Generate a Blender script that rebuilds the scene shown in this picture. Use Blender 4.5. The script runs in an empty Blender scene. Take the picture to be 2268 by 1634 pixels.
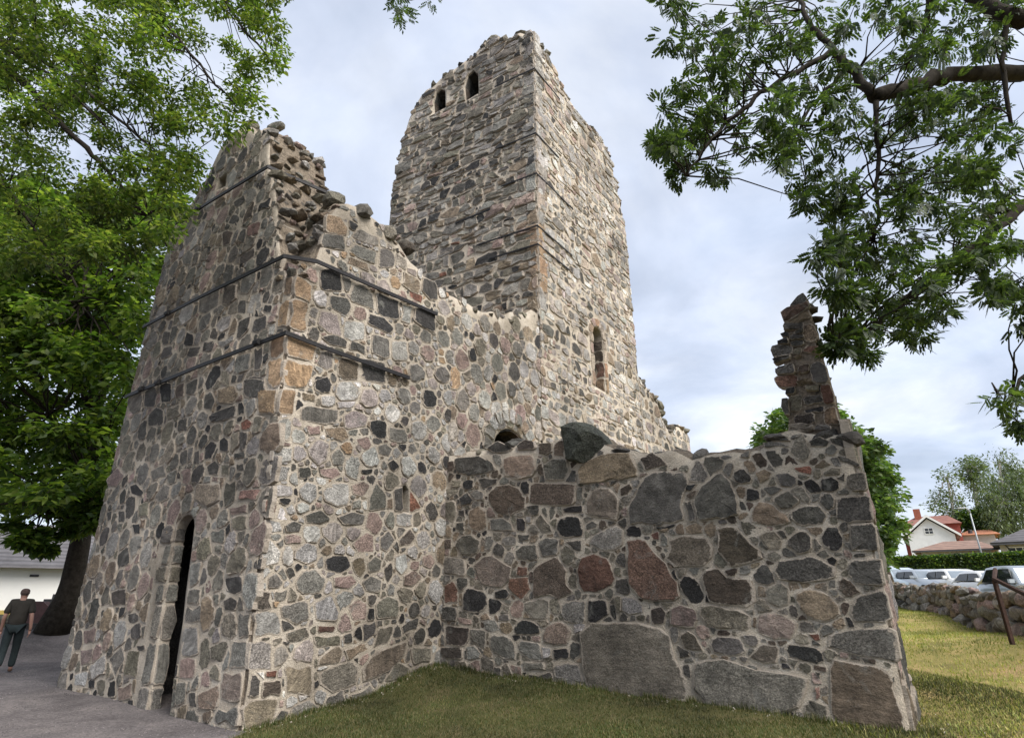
import bpy, bmesh, math, random
import numpy as np
from mathutils import Vector, noise, Matrix
R_=math.radians
SC=bpy.context.scene; COL=SC.collection
# ---------------------------------------------------------------- camera, world, sun, exposure
PITCH=R_(21.3); CAMH=1.6; FPX=1285.; CX,CY=1134.,817.
cam=bpy.data.cameras.new('camera'); camo=bpy.data.objects.new('camera',cam); COL.objects.link(camo)
camo.location=(0,0,CAMH); camo.rotation_euler=(math.pi/2+PITCH,0,0)
cam.sensor_width=36; cam.lens=FPX/2268*36; cam.clip_end=3000; cam.clip_start=.05
SC.camera=camo
SUN_AZ,SUN_EL=R_(139),R_(47)
w=bpy.data.worlds.new('World'); SC.world=w; w.use_nodes=True
nt=w.node_tree; nt.nodes.clear()
def N(t,ty,**k):
    n=t.nodes.new(ty)
    for a,b in k.items():
        if a.startswith('i_'):
            key=a[2:]; key=int(key) if key.isdigit() else key.replace('_',' ')
            n.inputs[key].default_value=b
        else: setattr(n,a,b)
    return n
def ramp(t,stops,interp='LINEAR'):
    n=t.nodes.new('ShaderNodeValToRGB'); cr=n.color_ramp; cr.interpolation=interp
    while len(cr.elements)<len(stops): cr.elements.new(.5)
    for e,(p,c) in zip(cr.elements,stops):
        e.position=p; e.color=(c[0],c[1],c[2],1) if not isinstance(c,(int,float)) else (c,c,c,1)
    return n
sky=N(nt,'ShaderNodeTexSky',sky_type='NISHITA',sun_disc=False,sun_elevation=SUN_EL,sun_rotation=SUN_AZ)
bg1=N(nt,'ShaderNodeBackground',i_Strength=.085); nt.links.new(sky.outputs[0],bg1.inputs[0])
tc=N(nt,'ShaderNodeTexCoord'); sep=N(nt,'ShaderNodeSeparateXYZ'); nt.links.new(tc.outputs['Generated'],sep.inputs[0])
zz=N(nt,'ShaderNodeMath',operation='ADD',i_1=.22); nt.links.new(sep.outputs[2],zz.inputs[0])
zm=N(nt,'ShaderNodeMath',operation='MAXIMUM',i_1=.05); nt.links.new(zz.outputs[0],zm.inputs[0])
dx=N(nt,'ShaderNodeMath',operation='DIVIDE'); nt.links.new(sep.outputs[0],dx.inputs[0]); nt.links.new(zm.outputs[0],dx.inputs[1])
dy=N(nt,'ShaderNodeMath',operation='DIVIDE'); nt.links.new(sep.outputs[1],dy.inputs[0]); nt.links.new(zm.outputs[0],dy.inputs[1])
cmb=N(nt,'ShaderNodeCombineXYZ'); nt.links.new(dx.outputs[0],cmb.inputs[0]); nt.links.new(dy.outputs[0],cmb.inputs[1])
n1=N(nt,'ShaderNodeTexNoise',i_Scale=1.7,i_Detail=7.,i_Roughness=.55,i_Distortion=.5); nt.links.new(cmb.outputs[0],n1.inputs['Vector'])
n2=N(nt,'ShaderNodeTexNoise',i_Scale=3.1,i_Detail=6.,i_Roughness=.5,i_Distortion=.3); nt.links.new(cmb.outputs[0],n2.inputs['Vector'])
r1=ramp(nt,[(.33,(.52,.59,.73)),(.47,(.64,.70,.83)),(.58,(.77,.815,.90)),(.70,(.97,.98,1.0))]); nt.links.new(n1.outputs[0],r1.inputs[0])
r2=ramp(nt,[(.3,.86),(.7,1.14)]); nt.links.new(n2.outputs[0],r2.inputs[0])
mm=N(nt,'ShaderNodeMix',data_type='RGBA',blend_type='MULTIPLY'); mm.inputs[0].default_value=1
nt.links.new(r1.outputs[0],mm.inputs[6]); nt.links.new(r2.outputs[0],mm.inputs[7])
bg2=N(nt,'ShaderNodeBackground',i_Strength=.435); nt.links.new(mm.outputs[2],bg2.inputs[0])
ms=N(nt,'ShaderNodeMixShader',i_0=.88); nt.links.new(bg1.outputs[0],ms.inputs[1]); nt.links.new(bg2.outputs[0],ms.inputs[2])
wo=N(nt,'ShaderNodeOutputWorld'); nt.links.new(ms.outputs[0],wo.inputs[0])
sl=bpy.data.lights.new('sun','SUN'); sl.energy=2.25; sl.angle=R_(42); sl.color=(1,.95,.88)
so=bpy.data.objects.new('sun',sl); COL.objects.link(so); so.location=(30,-10,40)
sd=Vector((math.sin(SUN_AZ)*math.cos(SUN_EL),math.cos(SUN_AZ)*math.cos(SUN_EL),math.sin(SUN_EL)))
so.rotation_euler=sd.to_track_quat('Z','Y').to_euler()
vs=SC.view_settings; vs.view_transform='Standard'; vs.look='None'; vs.exposure=1.48; vs.gamma=1
vs.use_curve_mapping=False
try:
    SC.cycles.max_bounces=6; SC.cycles.diffuse_bounces=3; SC.cycles.transparent_max_bounces=6
    SC.cycles.use_denoising=True
except Exception: pass
# ---------------------------------------------------------------- projection helpers (photo pixels, 2268 wide)
fw=np.array([0,math.cos(PITCH),math.sin(PITCH)]); upv=np.array([0,-math.sin(PITCH),math.cos(PITCH)]); C0=np.array([0,0,CAMH])
def ray(x,y):
    d=fw*FPX+np.array([1.,0,0])*(x-CX)-upv*(y-CY); return d/np.linalg.norm(d)
def proj(p):
    v=np.asarray(p,float)-C0; k=v@fw; return CX+FPX*v[0]/k, CY-FPX*(v@upv)/k
def at(x,y,Y):
    d=ray(x,y); return C0+d*(Y/d[1])
def gnd(x,y,z=0):
    d=ray(x,y); return C0+d*((z-CAMH)/d[2])
rng=np.random.default_rng(7); random.seed(7)
# ---------------------------------------------------------------- terrain
CTRL=np.array([(0,0,0),(-3.4,8.4,0),(-8.2,12,.04),(-11,14.4,0),(-1.2,11.4,.48),(4.4,7.4,.22),(2.2,8.9,.29),(.5,10.2,.38),(0,6,.0),(-6,4,0),(9,10,.85),
 (9.6,11.5,.9),(13,20,1.1),(18,30,1.34),(22,33,1.6),(30,36,1.7),(-16,20,.62),(-22,24,.72),(40,60,3.0),(60,80,3.4),(-40,40,.9),(5.4,5.,.2),(8,6.5,.55),(20,15,1.3),
 (0,25,.8),(8,25,1.1),(-2,4,0),(3,3,0),(-5,9,0),(-2.2,9.3,.12),(6.3,9.5,.45),(0,-20,0),(-30,0,0),(30,0,1.2),(0,120,3.2),(100,120,4),(-100,120,1.2)],float)
def terr(x,y):
    x=np.asarray(x,float); y=np.asarray(y,float)
    d2=(x[...,None]-CTRL[:,0])**2+(y[...,None]-CTRL[:,1])**2
    wt=1/(d2+.6)**1.6
    return (wt*CTRL[:,2]).sum(-1)/wt.sum(-1)
# ---------------------------------------------------------------- materials
def mat(name):
    m=bpy.data.materials.new(name); m.use_nodes=True
    t=m.node_tree; b=t.nodes['Principled BSDF']; return m,t,b
def L_(t,a,b): t.links.new(a,b)
def bump(t,b,src,strength,dist):
    n=N(t,'ShaderNodeBump',i_Strength=strength,i_Distance=dist); L_(t,src,n.inputs['Height']); L_(t,n.outputs[0],b.inputs['Normal']); return n
def pos(t): return N(t,'ShaderNodeNewGeometry').outputs['Position']
def tnoise(t,vec,scale,detail=4,rough=.6,dist=0):
    n=N(t,'ShaderNodeTexNoise',i_Scale=scale,i_Detail=float(detail),i_Roughness=rough,i_Distortion=dist); L_(t,vec,n.inputs['Vector']); return n.outputs[0]
def mix(t,bt,fac,a,b):
    n=N(t,'ShaderNodeMix',data_type='RGBA',blend_type=bt)
    for i,vv in ((0,fac),(6,a),(7,b)):
        if isinstance(vv,(int,float)): n.inputs[i].default_value=vv if i==0 else (vv,vv,vv,1)
        elif isinstance(vv,tuple): n.inputs[i].default_value=(*vv,1)
        else: L_(t,vv,n.inputs[i])
    return n.outputs[2]
def m_stone():
    m,t,b=mat('fieldstone'); p=pos(t)
    col=N(t,'ShaderNodeAttribute',attribute_name='Col').outputs[0]
    a=ramp(t,[(.28,.42),(.72,1.6)]); L_(t,tnoise(t,p,4.2,8,.74),a.inputs[0])
    c=mix(t,'MULTIPLY',1.,col,a.outputs[0])
    s=ramp(t,[(.36,.45),(.5,1.),(.64,1.9)]); L_(t,tnoise(t,p,38.,4,.75),s.inputs[0])
    # every stone its own rock: speckled granite to banded gneiss
    sc_=N(t,'ShaderNodeSeparateColor'); L_(t,col,sc_.inputs[0]); h1=N(t,'ShaderNodeMath',operation='MULTIPLY_ADD',i_1=713.7); h2=N(t,'ShaderNodeMath',operation='MULTIPLY',i_1=391.3); L_(t,sc_.outputs[1],h2.inputs[0]); L_(t,sc_.outputs[0],h1.inputs[0]); L_(t,h2.outputs[0],h1.inputs[2])
    rn=N(t,'ShaderNodeMath',operation='FRACT'); L_(t,h1.outputs[0],rn.inputs[0]); inv_=N(t,'ShaderNodeMath',operation='SUBTRACT',i_0=1.); L_(t,rn.outputs[0],inv_.inputs[1])
    c=mix(t,'MULTIPLY',rn.outputs[0],c,s.outputs[0])
    rot=N(t,'ShaderNodeVectorRotate',rotation_type='AXIS_ANGLE'); rot.inputs['Axis'].default_value=(.81,-.58,.1); an=N(t,'ShaderNodeMath',operation='MULTIPLY_ADD',i_1=5.,i_2=-2.); L_(t,rn.outputs[0],an.inputs[0]); L_(t,p,rot.inputs['Vector']); L_(t,an.outputs[0],rot.inputs['Angle'])
    mpg=N(t,'ShaderNodeMapping'); mpg.inputs['Scale'].default_value=(3,3,26); L_(t,rot.outputs[0],mpg.inputs[0]); bd=ramp(t,[(.32,.5),(.5,.95),(.68,1.6)]); L_(t,tnoise(t,mpg.outputs[0],1.,6,.7,.5),bd.inputs[0])
    c=mix(t,'MULTIPLY',inv_.outputs[0],c,bd.outputs[0])
    # lichen and weathering in patches of their own
    lm=ramp(t,[(.57,0.),(.68,.55)]); L_(t,tnoise(t,p,3.3,7,.7,.6),lm.inputs[0])
    c=mix(t,'MIX',lm.outputs[0],c,(.25,.245,.22))
    dm=ramp(t,[(.58,0.),(.72,.5)]); n=N(t,'ShaderNodeMapping'); n.inputs['Location'].default_value=(11,5,3); n.inputs['Scale'].default_value=(1,1,.35); L_(t,p,n.inputs[0])
    L_(t,tnoise(t,n.outputs[0],4.2,6,.7,.3),dm.inputs[0])
    c=mix(t,'MIX',dm.outputs[0],c,(.055,.05,.045))
    ed=N(t,'ShaderNodeAttribute',attribute_name='Col').outputs['Alpha']
    q=N(t,'ShaderNodeMath',operation='MULTIPLY_ADD',i_1=1.7,i_2=-.85); L_(t,tnoise(t,p,8.5,7,.72),q.inputs[0])
    q2=N(t,'ShaderNodeMath',operation='MULTIPLY_ADD',i_1=.92); L_(t,ed,q2.inputs[0]); L_(t,q.outputs[0],q2.inputs[2])
    qm=ramp(t,[(.52,0.),(.66,.92)]); L_(t,q2.outputs[0],qm.inputs[0])
    mc=ramp(t,[(.3,(.34,.285,.23)),(.7,(.6,.525,.44))]); L_(t,tnoise(t,p,3.1,7,.7),mc.inputs[0])
    c=mix(t,'MIX',qm.outputs[0],c,mc.outputs[0])
    stn=ramp(t,[(.34,.62),(.5,1.),(.68,1.22)]); L_(t,tnoise(t,p,.42,6,.62,.4),stn.inputs[0]); c=mix(t,'MULTIPLY',1.,c,stn.outputs[0])
    L_(t,c,b.inputs['Base Color']); b.inputs['Roughness'].default_value=.82
    b.inputs['Specular IOR Level'].default_value=.3
    h=mix(t,'MIX',.4,tnoise(t,p,7.,9,.75,.6),tnoise(t,p,30.,5,.75))
    bump(t,b,h,1.,.14)
    return m
def m_mortar():
    m,t,b=mat('lime_mortar'); p=pos(t)
    a=ramp(t,[(.28,(.37,.32,.255)),(.5,(.56,.49,.4)),(.72,(.68,.615,.525))]); L_(t,tnoise(t,p,2.3,8,.68),a.inputs[0])
    s=ramp(t,[(.3,.72),(.7,1.25)]); L_(t,tnoise(t,p,70.,3,.7),s.inputs[0])
    c=mix(t,'MULTIPLY',.8,a.outputs[0],s.outputs[0])
    dm=ramp(t,[(.6,0.),(.74,.55)]); L_(t,tnoise(t,p,1.1,7,.7,.8),dm.inputs[0])
    c=mix(t,'MIX',dm.outputs[0],c,(.12,.105,.085))
    sx=N(t,'ShaderNodeSeparateXYZ'); L_(t,N(t,'ShaderNodeNewGeometry').outputs['True Normal'],sx.inputs[0]); up_=ramp(t,[(.25,0.),(.6,.8)]); L_(t,sx.outputs[2],up_.inputs[0])
    c=mix(t,'MIX',up_.outputs[0],c,mix(t,'MULTIPLY',1.,s.outputs[0],(.19,.155,.12)))
    stn=ramp(t,[(.34,.62),(.5,1.),(.68,1.22)]); L_(t,tnoise(t,p,.42,6,.62,.4),stn.inputs[0]); c=mix(t,'MULTIPLY',1.,c,stn.outputs[0])
    L_(t,c,b.inputs['Base Color']); b.inputs['Roughness'].default_value=.95; b.inputs['Specular IOR Level'].default_value=.15
    h=mix(t,'MIX',.45,tnoise(t,p,8.,9,.78,.4),tnoise(t,p,45.,4,.75)); bump(t,b,h,1.,.1)
    return m
def m_core():
    m,t,b=mat('rubble_core'); p=pos(t)
    vo=N(t,'ShaderNodeTexVoronoi',i_Scale=5.5); wv=N(t,'ShaderNodeVectorMath',operation='MULTIPLY_ADD'); nz=N(t,'ShaderNodeTexNoise',i_Scale=4.,i_Detail=4.); L_(t,p,nz.inputs['Vector']); L_(t,nz.outputs['Color'],wv.inputs[0]); wv.inputs[1].default_value=(.25,.25,.25); L_(t,p,wv.inputs[2]); L_(t,wv.outputs[0],vo.inputs['Vector'])
    sc=ramp(t,[(0.,(.06,.055,.05)),(.35,(.15,.125,.1)),(.6,(.2,.165,.13)),(1.,(.3,.25,.2))]); L_(t,vo.outputs['Color'],sc.inputs[0])
    ms_=ramp(t,[(.30,0.),(.42,1.)]); L_(t,vo.outputs['Distance'],ms_.inputs[0])
    mo=ramp(t,[(.3,(.16,.13,.1)),(.7,(.29,.24,.185))]); L_(t,tnoise(t,p,3.,8,.7),mo.inputs[0])
    c=mix(t,'MIX',ms_.outputs[0],sc.outputs[0],mo.outputs[0])
    g=ramp(t,[(.35,.55),(.65,1.5)]); L_(t,tnoise(t,p,24.,5,.75),g.inputs[0]); L_(t,mix(t,'MULTIPLY',.8,c,g.outputs[0]),b.inputs['Base Color'])
    b.inputs['Roughness'].default_value=.95; b.inputs['Specular IOR Level'].default_value=.15
    iv=N(t,'ShaderNodeMath',operation='SUBTRACT',i_0=1.); L_(t,vo.outputs['Distance'],iv.inputs[1]); bump(t,b,mix(t,'MIX',.5,iv.outputs[0],tnoise(t,p,14.,8,.75)),1.,.16); return m
def m_plain(name,col,rough=.7,metal=0.,var=.25,scale=8.,bmp=0.,spec=.4,coat=0.):
    m,t,b=mat(name); p=pos(t)
    a=ramp(t,[(.3,1-var),(.7,1+var)]); L_(t,tnoise(t,p,scale,6,.65),a.inputs[0])
    L_(t,mix(t,'MULTIPLY',1.,tuple(col),a.outputs[0]),b.inputs['Base Color'])
    b.inputs['Roughness'].default_value=rough; b.inputs['Metallic'].default_value=metal; b.inputs['Specular IOR Level'].default_value=spec
    if coat: b.inputs['Coat Weight'].default_value=coat
    if bmp: bump(t,b,tnoise(t,p,scale*4,6,.7),bmp,.02)
    return m
def m_leaf(name,c1,c2,c3,tr=.45,rough=.5):
    m=bpy.data.materials.new(name); m.use_nodes=True; t=m.node_tree; t.nodes.clear()
    g=N(t,'ShaderNodeNewGeometry'); r=ramp(t,[(0.,c1),(.55,c2),(1.,c3)]); L_(t,g.outputs['Random Per Island'],r.inputs[0])
    v=ramp(t,[(.32,.42),(.68,1.6)]); L_(t,tnoise(t,g.outputs['Position'],.75,4),v.inputs[0])
    c=mix(t,'MULTIPLY',1.,r.outputs[0],v.outputs[0])
    b=N(t,'ShaderNodeBsdfPrincipled',i_Roughness=rough); b.inputs['Specular IOR Level'].default_value=.35; L_(t,c,b.inputs['Base Color'])
    tl=N(t,'ShaderNodeBsdfTranslucent'); L_(t,mix(t,'MULTIPLY',1.,c,(1.6,1.8,.75)),tl.inputs[0])
    x=N(t,'ShaderNodeMixShader',i_0=tr); L_(t,b.outputs[0],x.inputs[1]); L_(t,tl.outputs[0],x.inputs[2])
    o=N(t,'ShaderNodeOutputMaterial'); L_(t,x.outputs[0],o.inputs[0]); return m
def m_ground():
    m,t,b=mat('lawn_and_gravel'); p=pos(t)
    at_=N(t,'ShaderNodeAttribute',attribute_name='Gravel').outputs['Fac']
    nz=tnoise(t,p,7.,5); ad=N(t,'ShaderNodeMath',operation='ADD'); L_(t,at_,ad.inputs[0])
    su=N(t,'ShaderNodeMath',operation='MULTIPLY_ADD',i_1=.5,i_2=-.25); L_(t,nz,su.inputs[0]); L_(t,su.outputs[0],ad.inputs[1])
    f=ramp(t,[(.42,0.),(.58,1.)]); L_(t,ad.outputs[0],f.inputs[0])
    soil=ramp(t,[(.3,(.035,.035,.014)),(.5,(.07,.068,.026)),(.7,(.115,.09,.05))]); L_(t,tnoise(t,p,1.4,8,.7),soil.inputs[0])
    dr=N(t,'ShaderNodeAttribute',attribute_name='DrySunlit').outputs['Fac']; soil_=mix(t,'MIX',dr,soil.outputs[0],mix(t,'MULTIPLY',1.,soil.outputs[0],(3.6,3.2,2.9)))  # right lawn: dry soil, lightened further with sunlight put into its colour
    gr=ramp(t,[(.3,(.07,.062,.063)),(.5,(.125,.112,.112)),(.7,(.19,.168,.162))]); L_(t,tnoise(t,p,.8,9,.72,.5),gr.inputs[0])
    vo=N(t,'ShaderNodeTexVoronoi',i_Scale=42.); L_(t,p,vo.inputs['Vector'])
    pv=ramp(t,[(0.,.55),(1.,1.5)]); L_(t,vo.outputs['Color'],pv.inputs[0])
    g2=mix(t,'MULTIPLY',.75,gr.outputs[0],pv.outputs[0])
    L_(t,mix(t,'MIX',f.outputs[0],soil_,g2),b.inputs['Base Color'])
    b.inputs['Roughness'].default_value=.95; b.inputs['Specular IOR Level'].default_value=.15
    bump(t,b,mix(t,'MIX',.6,tnoise(t,p,30.,5,.7),vo.outputs['Distance']),.9,.03)
    return m
STONE=m_stone(); MORTAR=m_mortar(); CORE=m_core(); GROUND=m_ground()
IRON=m_plain('black_iron',(.022,.021,.022),.55,.6,.35,14.,.3)
RUST=m_plain('rusty_iron',(.05,.026,.018),.8,.3,.5,20.,.4)
BARK=m_plain('bark',(.062,.05,.038),.95,0,.55,9.,1.,.1)
BARKD=m_plain('dark_bark',(.035,.03,.024),.95,0,.5,9.,1.,.1)
BIRCHBARK=m_plain('pale_bark',(.25,.24,.22),.9,0,.5,5.,.5,.1)
LEAF_ASH=m_leaf('ash_leaf',(.02,.035,.016),(.034,.055,.02),(.085,.12,.03),.42)
LEAF_OVER=m_leaf('overhead_leaf',(.035,.06,.015),(.07,.11,.022),(.17,.19,.05),.5)
LEAF_CHEST=m_leaf('chestnut_leaf',(.03,.058,.015),(.068,.115,.022),(.18,.23,.045),.48)
LEAF_MID=m_leaf('maple_leaf',(.035,.07,.025),(.068,.115,.035),(.13,.18,.055),.38)
LEAF_FAR=m_leaf('birch_leaf',(.06,.085,.045),(.09,.12,.06),(.13,.16,.08),.35)
LEAF_HEDGE=m_leaf('hedge_leaf',(.02,.05,.012),(.045,.09,.02),(.16,.22,.03),.3)
GRASSM=m_leaf('grass_blade',(.034,.052,.013),(.062,.078,.02),(.17,.135,.065),.3,.6)
GRASSY=m_leaf('dry_sunlit_grass_blade',(.15,.19,.045),(.25,.265,.075),(.4,.34,.14),.3,.6)  # dry straw tones, lightened to carry the sunlight as well
# ---------------------------------------------------------------- object helpers
def tag(o,label=None,cat=None,group=None,kind=None):
    if label: o['label']=label
    if cat: o['category']=cat
    if group: o['group']=group
    if kind: o['kind']=kind
    return o
def empty(name,loc,label=None,cat=None,group=None,rz=0):
    o=bpy.data.objects.new(name,None); COL.objects.link(o); o.location=loc; o.rotation_euler=(0,0,rz); o.empty_display_size=.2
    return tag(o,label,cat,group)
def link(name,me,m=None,parent=None,loc=None):
    o=bpy.data.objects.new(name,me); COL.objects.link(o)
    if m is not None and not me.materials: me.materials.append(m)
    if parent: o.parent=parent
    if loc is not None: o.location=loc
    return o
def wparent(o,p):  # parent keeping the world place (parents are unrotated or carry matrix)
    o.parent=p; o.matrix_parent_inverse=Matrix.LocRotScale(p.location,p.rotation_euler,None).inverted(); return o
def pymesh(name,vs_,fs,m=None,smooth=False,cols=None):
    me=bpy.data.meshes.new(name); me.from_pydata([tuple(v) for v in vs_],[],[tuple(f) for f in fs])
    if m is not None: me.materials.append(m)
    if smooth: me.polygons.foreach_set('use_smooth',[True]*len(me.polygons))
    if cols is not None:
        at_=me.color_attributes.new('Col','FLOAT_COLOR','POINT'); a=np.zeros((len(me.vertices),4),np.float32); cols=np.asarray(cols); a[:,:cols.shape[-1]]=cols
        at_.data.foreach_set('color',a.ravel())
    me.update(); return me
def fastmesh(name,V,F,m):   # V (n,3), F (k,3|4) numpy
    me=bpy.data.meshes.new(name); V=np.asarray(V,np.float32); F=np.asarray(F,np.int32); k=F.shape[1]
    me.vertices.add(len(V)); me.vertices.foreach_set('co',V.ravel())
    me.loops.add(F.size); me.loops.foreach_set('vertex_index',F.ravel())
    me.polygons.add(len(F)); me.polygons.foreach_set('loop_start',np.arange(0,F.size,k,dtype=np.int32))
    try: me.polygons.foreach_set('loop_total',np.full(len(F),k,np.int32))
    except Exception: pass
    me.update(calc_edges=True); me.materials.append(m); return me
class MB:
    def __init__(s): s.v=[]; s.f=[]
    def add(s,vs_,fs):
        k=len(s.v); s.v+= [tuple(map(float,v)) for v in vs_]; s.f+=[tuple(i+k for i in f) for f in fs]
    def box(s,x0,x1,y0,y1,z0,z1):
        s.add([(x0,y0,z0),(x1,y0,z0),(x1,y1,z0),(x0,y1,z0),(x0,y0,z1),(x1,y0,z1),(x1,y1,z1),(x0,y1,z1)],
              [(3,2,1,0),(4,5,6,7),(0,1,5,4),(1,2,6,5),(2,3,7,6),(3,0,4,7)])
    def prism(s,poly,y0,y1):   # poly in (x,z), extruded along y
        n=len(poly); s.add([(x,y0,z) for x,z in poly]+[(x,y1,z) for x,z in poly],
            [tuple(range(n)),tuple(range(2*n-1,n-1,-1))]+[(i,i+n,(i+1)%n+n,(i+1)%n) for i in range(n)])
    def tube(s,pts,rad,n=8,cap=True):
        P=[np.asarray(p,float) for p in pts]; k0=len(s.v); prev=None
        for i,p in enumerate(P):
            d=(P[min(i+1,len(P)-1)]-P[max(i-1,0)]); d/=max(np.linalg.norm(d),1e-9)
            a=np.cross(d,[0,0,1.]) if prev is None else prev-d*(prev@d)
            if np.linalg.norm(a)<1e-4: a=np.cross(d,[1.,0,0])
            a/=np.linalg.norm(a); prev=a; b=np.cross(d,a); r=rad[i] if hasattr(rad,'__len__') else rad
            s.v+=[tuple(p+r*(math.cos(2*math.pi*j/n)*a+math.sin(2*math.pi*j/n)*b)) for j in range(n)]
        for i in range(len(P)-1):
            for j in range(n):
                q=k0+i*n; s.f.append((q+j,q+(j+1)%n,q+n+(j+1)%n,q+n+j))
        if cap: s.f.append(tuple(range(k0+n-1,k0-1,-1))); e=k0+(len(P)-1)*n; s.f.append(tuple(range(e,e+n)))
    def mesh(s,name,m,smooth=False): return pymesh(name,s.v,s.f,m,smooth)
    def build(s,name,m,parent=None,smooth=False,loc=None): return link(name,s.mesh(name,m,smooth),None,parent,loc)
def fbm(p,sc=1.,o=3):
    return noise.fractal(Vector(p)*sc,1.,2.,o)
# ---------------------------------------------------------------- ground
def gravel_f(x,y):   # 1 on the gravel path (left of the line from the building corner to the viewer), 0 on lawn
    A_=np.array([-3.35,8.3]); B_=np.array([-2.95,5.8]); d=B_-A_; n=np.array([d[1],-d[0]])/np.linalg.norm(d)   # points left
    s=(x-A_[0])*n[0]+(y-A_[1])*n[1]
    g=1/(1+np.exp(np.clip(-s/.12,-60,60))); far=1/(1+np.exp(np.clip((y-21-.25*(x+16))/.5,-60,60)))
    return g*far
def ground():
    c=[]
    for lim,step in ((26,.3),):
        c=list(np.arange(-26,26.01,.3))
    ext=[30,36,45,60,80,110,160,240,400,700,1200,2200]
    xs=np.array([-e for e in ext[::-1]]+c+ext); ys=np.array([-e for e in ext[::-1] if e<300]+[v+12 for v in c]+[v+12 for v in ext])
    X,Y=np.meshgrid(xs,ys); Z=terr(X,Y)+.012*np.vectorize(lambda a,b: noise.noise(Vector((a*.9,b*.9,0))))(X,Y)
    V=np.stack([X,Y,Z],-1).reshape(-1,3); nx=len(xs)
    F=[(j*nx+i,j*nx+i+1,(j+1)*nx+i+1,(j+1)*nx+i) for j in range(len(ys)-1) for i in range(nx-1)]
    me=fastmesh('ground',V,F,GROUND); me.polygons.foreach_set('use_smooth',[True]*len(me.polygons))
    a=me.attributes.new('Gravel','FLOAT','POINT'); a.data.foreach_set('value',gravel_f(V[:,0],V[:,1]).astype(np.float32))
    a=me.attributes.new('DrySunlit','FLOAT','POINT'); rl=(V[:,:2]-np.array([4.4,7.3])); a.data.foreach_set('value',(1/(1+np.exp(np.clip(-(rl@np.array([.8,.6]))/.4,-60,60)))).astype(np.float32))
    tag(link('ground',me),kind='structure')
ground()
# ---------------------------------------------------------------- wall frames
A0=gnd(530,1622); aR,aL,aT=R_(35.6),R_(-53.8),R_(-60)
ZU=np.array([0,0,1.])
dR=np.array([math.sin(aR),math.cos(aR),0]); nR=np.array([math.cos(aR),-math.sin(aR),0])
dL=np.array([math.sin(aL),math.cos(aL),0]); nL=np.array([-math.cos(aL),math.sin(aL),0])
dT=np.array([math.sin(aT),math.cos(aT),0]); nT=np.array([-math.cos(aT),math.sin(aT),0])
class Face:
    def __init__(s,o,d,n,bat=None): s.o=np.array(o,float); s.d=d; s.n=n; s.bat=bat or (lambda u,v:0.)
    def __call__(s,u,v,w=0.): return s.o+s.d*u+ZU*v+s.n*(w-s.bat(u,v))
    def inv(s,x,y):
        u=v=0.; r=ray(x,y)
        for _ in range(4):
            p0=s.o-s.n*s.bat(u,v); k=((p0-C0)@s.n)/(r@s.n); p=C0+k*r; u=(p-s.o)@s.d; v=p[2]
        return u,v
BV=lambda v: .05*max(0.,min(v,7.))
FR=Face([A0[0],A0[1],0],dR,nR,lambda u,v: BV(v)*max(0.,1-max(u,0)/4.))
FL=Face([A0[0],A0[1],0],dL,nL)
JW=FR(3.68,0); FW=Face([JW[0],JW[1],0],-dL,nL)
TC=FR(7.15,0); FT=Face([TC[0],TC[1],0],dT,nT)
def interp(prof):
    U=np.array([p[0] for p in prof]); V=np.array([p[1] for p in prof])
    return lambda u: float(np.interp(u,U,V))
def slab(name,mp,u0,u1,vbot,vtop,thick,du,dv,amp,parent,kt=4,seed=0,dome=.06):
    """a wall of mortar: rough front, uneven top, back and ends, closed"""
    us=np.linspace(u0,u1,max(2,int((u1-u0)/du)+1)); hmax=max(vtop(u) for u in us); nv=max(2,int(hmax/dv))
    vs_=[];n=None
    for u in us:
        b=vbot; h=vtop(u)+.10*noise.noise(Vector((u*2.3,seed,1.)))+.05*noise.noise(Vector((u*6.1,seed,7.)))
        loop=[]
        for j in range(nv+1):
            v=b+(h-b)*j/nv; wv=amp*fbm((u,v,seed*3.1),2.4,4)-(.03 if j==nv else 0)
            loop.append(mp(u,v,wv))
        for k in range(1,kt+1):
            f=k/(kt+.0); ww=-thick*f; dm=dome*math.sin(math.pi*f)+.13*fbm((u,ww,seed+9.),2.6,4)-.03
            loop.append(mp(u,h+dm,ww))
        loop.append(mp(u,b,-thick))
        n=len(loop); vs_+=loop
    fs=[]
    for i in range(len(us)-1):
        for j in range(n):
            a=i*n+j; b2=i*n+(j+1)%n; fs.append((a,b2,b2+n,a+n))
    fs.append(tuple(range(n-1,-1,-1))); e=(len(us)-1)*n; fs.append(tuple(range(e,e+n)))
    me=pymesh(name,vs_,fs,MORTAR); me.materials.append(CORE); me.polygons.foreach_set('material_index',[1 if (k%n>=nv and k<n*(len(us)-1)) or k>=n*(len(us)-1) else 0 for k in range(len(fs))])
    bm=bmesh.new(); bm.from_mesh(me); bmesh.ops.recalc_face_normals(bm,faces=bm.faces); bm.to_mesh(me); bm.free()
    me.polygons.foreach_set('use_smooth',[len(p.vertices)==4 for p in me.polygons])
    o=link(name,me); wparent(o,parent); return o
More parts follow.
